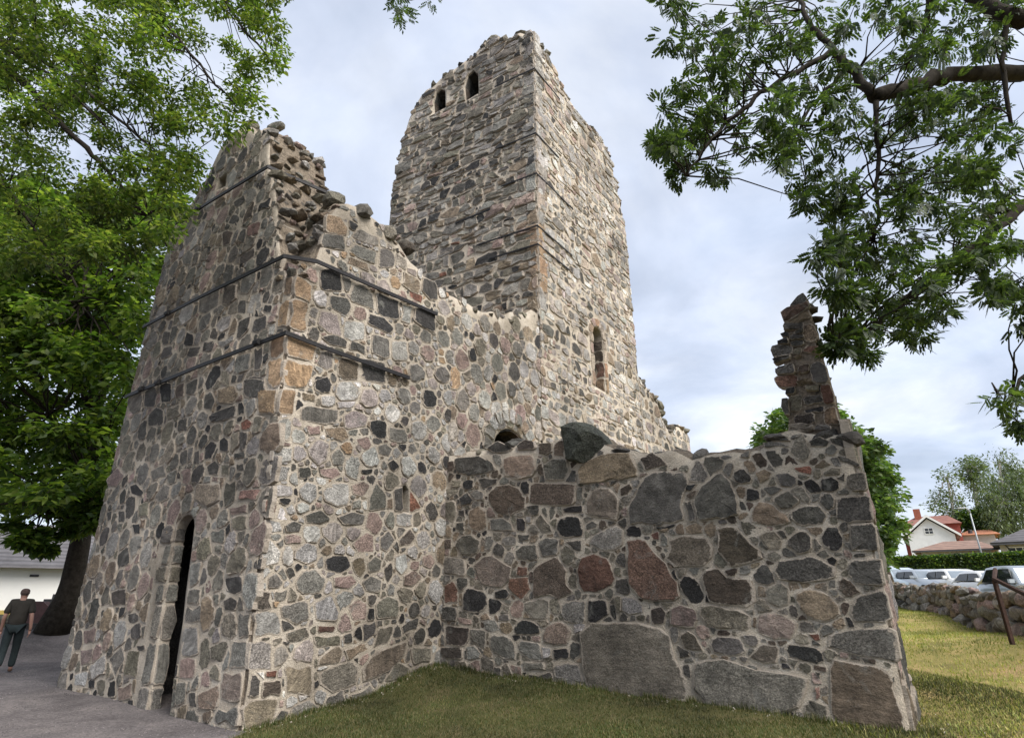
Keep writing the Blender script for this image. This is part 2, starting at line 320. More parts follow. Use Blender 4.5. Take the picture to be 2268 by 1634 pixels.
def cut(o,mp,poly,w0,w1):
    """cut a prism-shaped opening through wall o"""
    n=len(poly); vs_=[mp(u,v,w0) for u,v in poly]+[mp(u,v,w1) for u,v in poly]
    fs=[tuple(range(n)),tuple(range(2*n-1,n-1,-1))]+[(i,i+n,(i+1)%n+n,(i+1)%n) for i in range(n)]
    me=pymesh('cutter',vs_,fs); bm=bmesh.new(); bm.from_mesh(me); bmesh.ops.recalc_face_normals(bm,faces=bm.faces); bm.to_mesh(me); bm.free()
    c=link('cutter',me); md=o.modifiers.new('b','BOOLEAN'); md.operation='DIFFERENCE'; md.object=c; md.solver='EXACT'
    bpy.context.view_layer.update(); dg=bpy.context.evaluated_depsgraph_get()
    new=bpy.data.meshes.new_from_object(o.evaluated_get(dg)); o.modifiers.clear(); o.data=new
    bpy.data.objects.remove(c); bpy.data.meshes.remove(me)
def arch(u0,u1,v0,v1,n=8,slant=0.):
    r=(u1-u0)/2; c=(u0+u1)/2; s=lambda v: slant*(v-v0)
    vv=v1-r
    return [(u0,v0),(u1,v0)]+[(c+r*math.cos(math.pi*k/n)+s(vv),vv+r*math.sin(math.pi*k/n)) for k in range(n+1)]
# ---------------------------------------------------------------- stones
PAL={'K':(.028,.027,.027),'D':(.07,.065,.058),'G':(.148,.138,.122),'B':(.078,.06,.047),'T':(.18,.14,.10),'L':(.33,.315,.295),'P':(.25,.185,.16),
     'N':(.15,.135,.105),'R':(.16,.075,.052),'O':(.29,.2,.125),'W':(.46,.44,.41)}
def stonecol(k,r):
    c=np.zeros(3)
    for ch in k: c+=np.array(PAL[ch])
    c/=len(k); return np.clip(c*1.25*r.uniform(.78,1.28)*(1+r.normal(0,.015,3)),.012,.7)
def ccw(P):
    x,y=P[:,0],P[:,1]; a=(x*np.roll(y,-1)-np.roll(x,-1)*y).sum(); return P if a>0 else P[::-1]
def area(P):
    x,y=P[:,0],P[:,1]; return abs((x*np.roll(y,-1)-np.roll(x,-1)*y).sum())/2
def chaikin(P,q=.22):
    Q=np.roll(P,-1,0); return np.stack([P*(1-q)+Q*q,P*q+Q*(1-q)],1).reshape(-1,2)
def resample(P,n):
    Q=np.vstack([P,P[:1]]); L=np.r_[0,np.cumsum(np.linalg.norm(np.diff(Q,axis=0),axis=1))]; t=np.linspace(0,L[-1],n,endpoint=False)
    return np.stack([np.interp(t,L,Q[:,0]),np.interp(t,L,Q[:,1])],1)
def stone_geo(P,mp,proud,r,n,depth=.06,hi=False,q=.1):
    """flat-faced, rough-edged block: outline P in (u,v) on face mp"""
    P=ccw(np.asarray(P,float)); sz=math.sqrt(area(P)); P=chaikin(P,q)
    if len(P)>n: P=resample(P,n)
    Q=np.roll(P,-1,0); e=Q-P; L=np.linalg.norm(e,axis=1,keepdims=True); nn=np.stack([e[:,1],-e[:,0]],1)/np.maximum(L,1e-9)
    if len(P)<=9:
        mid=(P+Q)/2+nn*r.normal(0,.07,(len(P),1))*L; P=np.stack([P,mid],1).reshape(-1,2)
    n=len(P); P=P+r.normal(0,.022*sz,P.shape); c=P.mean(0)+r.normal(0,.06*sz,2)
    tilt=r.normal(0,.22*proud/max(sz,.05),2)*1.5
    rings=[(1.0,-depth,0,1.),(.97,proud*.7,.15,.9),(.84,proud*.98,.18,.42)]
    if hi: rings=[(1.0,-depth,0,1.),(.98,proud*.7,.12,.9),(.92,proud*.95,.1,.42),(.68,proud*1.02,.1,0.),(.36,proud*1.05,.08,0.)]
    V=[];F=[];E=[]
    for s,wv,a,ed in rings:
        for i in range(n):
            p=c+(P[i]-c)*s; ww=wv+(tilt@(p-c) if s<.99 else 0)+(r.normal(0,proud*a) if a else 0)
            if s<.99: ww=max(ww,.003)
            V.append(mp(p[0],p[1],ww)); E.append(ed)
    V.append(mp(c[0],c[1],max(.006,proud*(1.03+r.normal(0,.2))))); E.append(-.25)
    m=len(rings)
    for k in range(m-1):
        for i in range(n):
            j=(i+1)%n; F.append((k*n+i,k*n+j,(k+1)*n+j,(k+1)*n+i))
    for i in range(n): F.append(((m-1)*n+i,(m-1)*n+(i+1)%n,m*n))
    stone_geo.edge=np.array(E); return np.array(V),F
def boulder_geo(c,rad,r,rot=None,sub=2,cuts=7,lims=(.62,.9)):
    stone_geo.edge=None
    bm=bmesh.new(); bmesh.ops.create_icosphere(bm,subdivisions=sub,radius=1.)
    V=np.array([v.co[:] for v in bm.verts]); F=[tuple(v.index for v in f.verts) for f in bm.faces]; bm.free()
    for _ in range(cuts):      # cut flats so that it reads as broken rock
        d=r.normal(0,1,3); d/=np.linalg.norm(d); lim=r.uniform(*lims); k=V@d; V-=np.outer(np.maximum(k-lim,0),d)
    V*=1+r.normal(0,.03,(len(V),1)); V*=np.asarray(rad)
    if rot is None: rot=r.uniform(-.35,.35,3); rot[2]=r.uniform(0,6.28)
    from mathutils import Euler
    M=np.array(Euler(rot).to_matrix()); return V@M.T+np.asarray(c),F
class Wall:
    """collects the stones of one thing; the 300 that show largest become parts of their own, the rest one part"""
    def __init__(s,root): s.root=root; s.st=[]
    def add(s,V,F,col,name='stone',smooth=False,keep=False):
        c=V.mean(0); d=np.linalg.norm(c-C0); ext=np.ptp(V,axis=0); px=max(1.,np.linalg.norm(ext))/d*1000
        sc=np.linalg.norm(ext)/d
        e=stone_geo.edge; e=e if e is not None and len(e)==len(V) else np.zeros(len(V)); C4=np.concatenate([np.tile(col,(len(V),1)),e[:,None]],1)
        s.st.append((1e9 if keep else sc,V,F,C4,name,smooth))
    def finish(s,limit=300,rest='rubble_stones'):
        s.st.sort(key=lambda t:-t[0]); rp=np.array(s.root.location)
        for sc,V,F,col,name,sm in s.st[:limit]:
            c=V.mean(0); me=pymesh(name,V-c,F,STONE,sm,col); link(name,me,None,s.root,tuple(c-rp))
        rem=s.st[limit:]
        if rem:
            VV=[];FF=[];CC=[];k=0
            for sc,V,F,col,name,sm in rem:
                VV.append(V-rp); FF+=[tuple(i+k for i in f) for f in F]; CC.append(col); k+=len(V)
            me=pymesh(rest,np.vstack(VV),FF,STONE,False,np.vstack(CC)); o=link(rest,me,None,s.root); o['kind']='stuff'
def clip(P,q,nrm):   # keep side where (x-q).nrm>=0
    out=[];k=len(P); d=[(p-q)@nrm for p in P]
    for i in range(k):
        j=(i+1)%k
        if d[i]>=0: out.append(P[i])
        if (d[i]>=0)!=(d[j]>=0): t=d[i]/(d[i]-d[j]); out.append(P[i]+(P[j]-P[i])*t)
    return out
def nearest_on(P,p):
    Q=np.roll(P,-1,0); e=Q-P; t=np.clip(((p-P)*e).sum(1)/np.maximum((e*e).sum(1),1e-12),0,1); X=P+e*t[:,None]; d=np.linalg.norm(X-p,axis=1); i=d.argmin(); return X[i],d[i]
def inside(P,p):
    x,y=p; c=False; j=len(P)-1
    for i in range(len(P)):
        if (P[i][1]>y)!=(P[j][1]>y) and x<(P[j][0]-P[i][0])*(y-P[i][1])/(P[j][1]-P[i][1])+P[i][0]: c=not c
        j=i
    return c
def pack(box,ok,radii,obst,gap,asp,seed):
    """dart-thrown stones of falling size, then their power cells, kept off the obstacles"""
    u0,u1,v0,v1=box; ar=(u1-u0)*(v1-v0); rd=random.Random(seed); step=.03
    OB=[ccw(np.asarray(o,float)) for o in obst]; oc=np.array([o.mean(0) for o in OB]) if OB else np.zeros((0,2)); orr=np.array([np.linalg.norm(o-o.mean(0),axis=1).max() for o in OB]) if OB else np.zeros(0)
    nu,nv=int((u1-u0)/step)+2,int((v1-v0)/step)+2; CL=np.full((nu,nv),9.)      # clearance raster
    for o in OB:
        lo=o.min(0)-.3; hi=o.max(0)+.3; i0,i1=max(0,int((lo[0]-u0)/step)),min(nu,int((hi[0]-u0)/step)+1); j0,j1=max(0,int((lo[1]-v0)/step)),min(nv,int((hi[1]-v0)/step)+1)
        if i1<=i0 or j1<=j0: continue
        X,Y=np.meshgrid(u0+step*np.arange(i0,i1),v0+step*np.arange(j0,j1),indexing='ij'); P=np.stack([X,Y],-1)
        best=np.full(X.shape,9.); ins=np.ones(X.shape,bool)
        for p,q in zip(o,np.roll(o,-1,0)):
            e=q-p; t=np.clip(((P-p)@e)/max(e@e,1e-12),0,1); best=np.minimum(best,np.linalg.norm(P-p-t[...,None]*e,axis=-1)); ins&=(e[0]*(P[...,1]-p[1])-e[1]*(P[...,0]-p[0])>=0)
        best[ins]=-1; CL[i0:i1,j0:j1]=np.minimum(CL[i0:i1,j0:j1],best)
    S=np.array([1/asp,1.]); cs=.5; H={}; PT=[];RD=[]; CLl=CL.tolist()
    for R,k in radii:
        for _ in range(int(ar/(R*R)*k)):
            x=u0+(u1-u0)*rd.random(); y=v0+(v1-v0)*rd.random(); rr=R*(.85+.3*rd.random())
            if CLl[int((x-u0)/step)][int((y-v0)/step)]<rr*.62: continue
            X=x/asp; ci,cj=int(X//cs),int(y//cs); bad=False
            for i in (ci-1,ci,ci+1):
                for j in (cj-1,cj,cj+1):
                    for (a,b_,c) in H.get((i,j),()):
                        dd_=(c+rr)*.88
                        if (a-X)**2+(b_-y)**2<dd_*dd_: bad=True; break
                    if bad: break
                if bad: break
            if bad or not ok(x,y): continue
            H.setdefault((ci,cj),[]).append((X,y,rr)); PT.append((x,y)); RD.append(rr)
    pts=np.array(PT).reshape(-1,2); rad=np.array(RD)
    cells=[]
    for i in range(len(pts)):
        p,ri=pts[i],rad[i]; h=ri*1.75; P=[p+np.array([a*h*asp,b*h]) for a,b in ((-1,-.55),(-.6,-1),(.6,-1),(1,-.55),(1,.55),(.6,1),(-.6,1),(-1,.55))]
        dd=np.linalg.norm((pts-p)*S,axis=1)
        for j in np.argsort(dd)[1:16]:
            if dd[j]>3.2*(ri+.3): break
            d=(pts[j]-p)*S; L=np.linalg.norm(d); t=(L*L+ri*ri-rad[j]**2)/(2*L); t=min(max(t,.25*L),.75*L)-gap/2
            q=p+(d/L*t)/S; nrm=-(d/L)*S; P=clip(P,q,nrm)
            if len(P)<3: break
        if len(P)<3: continue
        for k in (np.where(np.linalg.norm(oc-p,axis=1)<orr+h*asp*1.3)[0] if len(OB) else []):
            q,dist=nearest_on(OB[k],p); nn=p-q; L=np.linalg.norm(nn)
            if L<1e-6: continue
            nn/=L; P=clip(P,q+nn*min(gap,L*.5),nn)
            if len(P)<3: break
        if len(P)<3: continue
        for (q,nn) in (((u0,0),(1,0)),((u1,0),(-1,0))): P=clip(P,np.array(q,float),np.array(nn,float)) if len(P)>2 else P
        if len(P)<3: continue
        P=np.array(P)
        if area(P)<.12*ri*ri: continue
        cells.append((P,ri))
    return cells
def courses(box,ok,hs,obst,gap,seed,wave=.13,wr=(.6,2.3)):
    """roughly coursed rubble: wavy beds, uneven widths, clipped corners, split and doubled stones"""
    rd=random.Random(seed); u0,u1,v0,v1=box; OB=[ccw(np.asarray(o,float)) for o in obst]; cells=[]; v=v0; row=0
    bed=lambda k,u,vv: vv+wave*noise.noise(Vector((u*.9,k*3.7+seed,.3)))+wave*.5*noise.noise(Vector((u*2.7,k*1.7+seed,5.)))
    while v<v1:
        h=rd.uniform(*hs); u=u0-rd.uniform(0,.3)
        while u<u1:
            w_=h*rd.uniform(*wr); a,b=max(u,u0),min(u+w_,u1); u+=w_
            if b-a<.07: continue
            lst=[(a,b,0.,1.)]
            k=rd.random()
            if k<.16 and h>.2: q=rd.uniform(.35,.65); lst=[(a,b,0.,q),(a,b,q,1.)]
            elif k<.24 and h>.2: q=rd.uniform(.4,.6); mq=a+(b-a)*rd.uniform(.35,.65); lst=[(a,mq,0.,1.),(mq,b,0.,q),(mq,b,q,1.)]
            for (x0,x1,f0,f1) in lst:
                g=gap/2*rd.uniform(.4,1.9); j=lambda s_: rd.gauss(0,s_)
                jx=.15*min(h,x1-x0); hh=h*(f1-f0)
                Y=lambda x,f: bed(row,x,v)*(1-f)+bed(row+1,x,v+h)*f
                P=[(x0+g+j(jx),Y(x0,f0)+g+abs(j(.17*hh))),((x0+x1)/2+j(jx),Y((x0+x1)/2,f0)+g+j(.05*hh)),(x1-g+j(jx),Y(x1,f0)+g+abs(j(.17*hh))),
                   (x1-g+j(jx),Y(x1,f1)-g-abs(j(.22*hh))),((x0+x1)/2+j(jx),Y((x0+x1)/2,f1)-g+j(.05*hh)),(x0+g+j(jx),Y(x0,f1)-g-abs(j(.22*hh)))]
                c=np.mean(P,0)
                if not ok(*c): continue
                P=[np.array(p) for p in P]; dead=False
                for o in OB:
                    if inside(o,c): dead=True; break
                    q,dist=nearest_on(o,c)
                    if dist<1.2: nn=(c-q)/max(dist,1e-6); P=clip(P,q+nn*gap,nn)
                    if len(P)<3: dead=True; break
                if dead: continue
                P=np.array(P); P[:,0]=np.clip(P[:,0],u0+.005,u1-.005)
                if area(P)<.004: continue
                cells.append((P,math.sqrt(area(P))/2))
        v+=h; row+=1
    return cells
def pick(pal,r):
    ks=[k for k,_ in pal]; ws=np.array([w_ for _,w_ in pal],float); return ks[r.choice(len(ks),p=ws/ws.sum())]
def lay(wall,mp,cells,pal,seed,proud=(.012,.05),n=9,angular=.5,top=None):
    r=np.random.default_rng(seed)
    for P,ri in cells:
        if top and any(p[1]>max(top(p[0]-.1),top(p[0]+.1))+.1 for p in P): continue
        pr=r.uniform(*proud)*min(1.5,.55+ri*2.6); V,F=stone_geo(P,mp,pr,r,n,q=.06 if r.random()<angular else .2)
        wall.add(V,F,stonecol(pick(pal,r),r))
TILE={1:(1080,1050,4.668),2:(1450,1050,4.668),3:(1820,1050,4.668),4:(1080,1370,4.668),5:(1450,1400,4.668),6:(1850,1380,3.632),7:(100,900,1.731),8:(300,250,2.179),9:(1800,700,3.63)}
def traced(tile,text,mp):
    ox,oy,s=TILE[tile]; out=[]
    for item in text.split(';'):
        item=item.split()
        if len(item)<4: continue
        col=item[0]; P=[]
        for xy in item[1:]:
            x,y=map(float,xy.split(',')); P.append(mp.inv((ox+x/s)/1.12875,(oy+y/s)/1.12875))
        out.append((col,np.array(P)))
    return out
def lay_traced(wall,mp,items,seed,proud=(.03,.07),name='stone',top=None):
    r=np.random.default_rng(seed)
    for col,P in items:
        if top and (lambda c_: c_[1]>max(top(c_[0]),top(c_[0]+.06))+.02)(P.mean(0)): continue
        sz=math.sqrt(area(P)); big=sz>.55
        V,F=stone_geo(P,mp,r.uniform(*proud)*min(1.6,.5+sz),r,18 if big else 13,hi=big,q=.1)
        wall.add(V,F,stonecol(col,r),name,keep=True)
# ---------------------------------------------------------------- outlines of the stones one can tell apart in the photograph
W1="""D 260,440 540,425 660,460 740,520 750,570 650,625 400,650 310,620 265,540;B 160,490 260,480 270,560 240,600 160,590;TP 830,460 950,410 1210,410 1225,640 1110,690 990,715 830,640
;NG 1300,530 1420,440 1590,450 1610,600 1550,710 1330,710;B 1230,270 1400,260 1410,370 1330,415 1250,380;BK 990,290 1080,225 1190,250 1220,340 1000,350;D 640,330 760,240 840,270 960,330 880,380 730,385
;D 530,690 620,670 770,690 770,730 640,795 590,800;K 365,720 490,695 495,800 370,800;N 235,700 340,695 340,775 235,775;N 160,790 320,790 310,840 210,900 160,850
;B 660,850 740,775 900,755 1020,790 1090,900 1085,1050 900,1105 740,1070 660,960;B 1150,740 1670,740 1675,970 1400,990 1140,980;G 1690,790 1770,785 1760,930 1700,935;K 1520,1040 1640,1000 1765,995 1765,1080 1540,1080
;K 1480,1150 1600,1110 1740,1130 1775,1220 1770,1370 1500,1370 1455,1260;K 320,910 410,840 490,930 460,980 350,1000;G 440,860 520,815 615,850 610,930 520,940;D 320,1050 380,1040 385,1130 320,1110
;T 430,1050 560,1010 640,1050 650,1250 570,1310 430,1250;D 290,1200 385,1190 385,1290 280,1270;G 680,1150 830,1140 930,1200 960,1290 690,1290;K 990,1140 1070,1140 1095,1190 1090,1300 995,1290
;N 1200,1180 1280,1090 1400,1250 1420,1310 1290,1330;ND 270,1440 330,1350 470,1330 570,1400 560,1520 480,1590 340,1570;G 630,1350 710,1345 730,1430 680,1530 625,1510;G 820,1370 920,1340 995,1380 985,1460 880,1475 815,1440
;DG 960,1530 1080,1450 1220,1440 1260,1620 1150,1650 1000,1620;G 1240,1410 1330,1370 1490,1380 1495,1560 1290,1600;D 1550,1410 1745,1395 1750,1530 1660,1510;D 1000,1330 1150,1330 1130,1400 1010,1410
;B 155,1390 235,1385 230,1490 150,1480;L 1100,1120 1170,1120 1160,1200 1110,1200;N 120,950 280,930 300,1100 250,1220 120,1100"""
W2="""T -40,590 60,500 250,420 560,365 640,470 690,620 680,680 400,705 60,745 -30,730;TG 110,860 250,770 370,790 450,920 455,1100 420,1180 280,1150 60,1110 70,970;B 470,800 590,735 620,790 560,860 480,890
;DG 560,1040 640,900 740,660 900,590 1280,625 1220,800 1190,940 1210,1190 1000,1185 560,1225;DDG 1330,930 1430,760 1640,600 1740,700 1830,880 1870,1080 1640,1150 1390,1180 1330,1000;D 1215,950 1290,930 1370,1180 1290,1200
;KB 690,460 840,370 930,420 1030,510 900,550 760,590;GD 70,1220 150,1175 215,1210 180,1250 70,1280;NL 100,1390 330,1250 420,1210 520,1290 510,1460 370,1535 210,1510 100,1430;K 1240,760 1370,740 1290,830 1230,820
;NT 1030,1360 1430,1330 1560,1420 1555,1600 1480,1690 1130,1725 1000,1634 1060,1500;B 1600,1230 1810,1220 1890,1320 2010,1440 2170,1560 2150,1634 1750,1720 1720,1640 1610,1500
;BBR 540,1420 620,1375 760,1400 900,1530 970,1634 1140,1880 1190,2060 1160,2130 850,2100 720,2080 600,1970 570,1850 555,1640;RK 820,1340 920,1290 930,1400 860,1390;K 880,1250 1130,1210 1100,1250 900,1270"""
W3="""D 430,360 560,350 650,450 650,540 540,560 460,450;G 150,400 260,350 250,440 150,430;D 55,620 150,555 220,590 290,690 270,730 170,750 70,700;T 320,620 420,570 520,610 480,690 380,740
;GD 540,630 680,610 800,660 800,760 740,790 600,770;R 755,560 960,535 990,580 970,640 830,610;T 1000,550 1120,455 1210,520 1100,560;N 1110,620 1200,560 1320,560 1310,640 1130,650;K 880,720 970,670 1060,740 1090,840 960,860 910,800
;K 1080,690 1190,660 1300,710 1310,800 1220,840 1090,830;DN 1380,610 1590,590 1630,820 1430,825 1380,760;D 1260,890 1640,860 1700,1180 1430,1190 1290,1160;K 230,790 370,820 380,930 280,950 210,940
;D 400,790 560,770 640,800 560,860 490,880;GN 520,930 700,810 850,950 760,1020 600,1030;T 270,1060 350,950 520,970 600,1060 740,1130 740,1220 400,1240 260,1180;D 740,1060 850,1010 1080,990 1170,1090 1140,1200 1050,1230 800,1240 730,1130
;K 1150,1240 1270,1230 1340,1370 1350,1490 1300,1540 1180,1540 1090,1430 1090,1360;D 660,1450 790,1310 890,1270 980,1360 990,1530 900,1550 800,1550;N 350,1350 450,1300 560,1300 640,1400 620,1500 480,1520
;D 1420,1210 1720,1210 1780,1530 1460,1540 1420,1400;D 1270,410 1400,440 1550,520 1540,550 1320,480;D 400,180 700,200 740,250 480,230;G 400,260 620,260 730,310 420,320;D 940,250 1080,190 1190,250 1150,310 960,310;D 1190,220 1410,190 1430,320 1340,325 1200,260"""
W4="""NG 140,90 400,130 400,330 300,320 130,290;TG 480,190 600,90 720,80 930,230 920,350 830,460 600,430 520,280;BR 140,440 250,370 310,480 310,640 150,640;K 370,500 410,455 600,490 650,540 650,700 600,750 440,750 360,720
;D 110,680 310,690 290,850 110,840;P 300,800 480,840 470,890 320,870;K 740,500 870,470 920,530 890,590 740,580;RB 900,350 1130,320 1160,500 1060,610 960,540 880,450;RB 1000,210 1120,210 1130,320 1000,320
;B 1190,220 1480,90 1580,260 1590,420 1640,520 1500,590 1370,540 1190,560;NG 1080,640 1250,580 1370,600 1365,830 1180,820 1080,720;G 1510,630 1800,610 1800,870 1550,850;K 960,900 1060,820 1180,830 1280,930 1270,1000 1130,1010 960,1000
;G 600,850 740,830 800,970 640,970;G 770,790 900,770 910,840 790,850;BK 150,890 440,920 440,1080 380,1140 160,1130;KB 100,1150 370,1150 370,1290 170,1290 100,1210;G 450,930 630,950 630,1120 600,1170 500,1110 450,1010
;LG 400,1140 510,1130 580,1230 560,1290 420,1310;G 680,1000 930,1030 990,1150 980,1330 890,1300 720,1230 670,1130;GL 1020,1070 1270,1110 1310,1310 1180,1310 1020,1200;PT 1290,940 1400,870 1550,850 1640,950 1600,1130 1400,1130 1280,1090
;L 1280,1140 1390,1160 1390,1260 1310,1290;K 1410,1180 1600,1160 1610,1290 1430,1310;L 1650,880 1800,880 1790,960 1660,990;G 1430,1370 1600,1320 1740,1350 1790,1590 1600,1634 1430,1490;GN 1050,1330 1330,1330 1330,1420 1080,1430
;D 1100,1470 1400,1440 1420,1520 1200,1530;P 910,1350 1040,1380 1060,1500 960,1460;DN 570,1250 730,1310 720,1440 580,1420;N 820,1360 900,1340 950,1480 820,1470;N 280,1310 400,1310 420,1400 290,1390"""
W5="""GGT 0,760 320,730 700,720 1030,790 1060,900 1140,1080 1200,1330 1250,1500 1280,1640 900,1640 500,1600 80,1560 40,1230;RB -30,100 40,-40 200,-80 340,0 400,100 420,200 390,290 240,380 40,380 -20,280;N 400,80 480,80 490,190 430,190
;K 85,440 320,460 340,600 350,640 160,730 90,730;LG 490,420 640,430 750,530 750,620 560,630 490,580;N 400,420 485,420 485,600 430,590;KB 820,580 960,530 1010,600 990,740 870,750 830,700;PD 1060,560 1200,520 1350,570 1380,680 1340,790 1060,760
;K 1150,240 1270,150 1400,240 1460,390 1450,500 1340,535 1260,470 1200,360;K 1065,130 1110,95 1145,220 1130,230;B 1400,140 1600,90 1760,200 2000,180 2060,330 2050,560 1867,570 1700,520 1530,500 1450,330
;N 1370,540 1500,510 1700,560 1867,580 2010,650 1990,850 1800,820 1600,790 1440,740;BN 1170,870 1250,820 1350,870 1450,1060 1330,1050 1220,1020;GD 1490,960 1560,890 1867,900 1960,1020 1930,1110 1630,1100 1540,1060;G 1220,1150 1310,1130 1340,1180 1230,1200
;GGN 1290,1200 1500,1165 1867,1190 2250,1270 2587,1295 2690,1372 2690,1513 2587,1740 2060,1800 1600,1790 1400,1640 1270,1440 1310,1330"""
W6="""D 280,120 420,60 700,40 880,130 900,230 700,270 520,270 330,240;K 785,60 840,35 890,70 860,125 800,100;DG 990,100 1060,60 1280,40 1335,300 1050,290 990,210;GN 240,330 380,270 440,330 450,470 360,510 250,450
;T 480,370 620,320 800,360 900,480 910,580 780,640 640,620 530,510;DG 990,560 1040,410 1180,360 1335,330 1395,640 1190,625 1030,630;NP 150,570 330,540 520,620 530,690 470,800 280,790 140,720;DG 790,770 950,700 1410,690 1475,1010 1120,940 790,860
;R 620,740 720,740 730,800 680,800;K 410,850 450,825 730,860 780,990 740,1020 590,990 410,940;BN 90,960 200,830 350,860 350,1010 230,1010;TB 800,1060 890,960 1330,1050 1380,1190 1480,1520 1500,1650 1100,1580 830,1520
;D 680,1080 730,1090 730,1150;RP 680,1220 720,1210 730,1310 690,1340"""
W9="""D 640,240 700,160 750,125 790,170 780,205 690,240;BR 570,310 600,280 790,210 810,250 740,310 600,390;T 600,390 800,280 820,340 700,400;D 585,440 600,400 760,390 740,440 600,470;K 550,490 600,470 640,510 570,520;D 690,480 760,440 760,490 690,510
;RT 760,420 840,400 890,550 770,560;K 530,560 620,530 630,590 530,590;D 640,510 760,500 760,540 640,550;D 640,570 760,560 760,600 650,610;D 475,610 540,590 650,610 650,680 490,700 470,650;N 660,640 740,615 740,670 670,680;R 750,650 800,600 900,610 920,680
;D 490,720 650,690 640,730 500,760;D 510,800 660,760 690,860 520,860;T 660,700 750,690 700,720;B 720,790 820,770 810,840 720,850;GD 820,790 900,740 960,790 990,940 860,950;R 500,880 700,870 700,970 530,970;K 600,990 690,980 680,1040 600,1040
;T 700,930 830,900 840,940 720,960;N 790,970 900,960 890,1010 790,1010;RB 910,970 1000,950 1040,1110 950,1120;N 640,1060 750,1050 740,1180 650,1190;D 760,1080 900,1040 950,1100 780,1140;D 560,1080 620,1080 640,1220 590,1220;K 770,1180 950,1150 940,1200 780,1210
;RO 950,1180 1050,1160 1090,1310 960,1310;KB 680,1230 860,1210 860,1300 690,1300;N 640,1310 850,1310 850,1370 640,1380;G 870,1320 1010,1330 1010,1370 870,1370"""
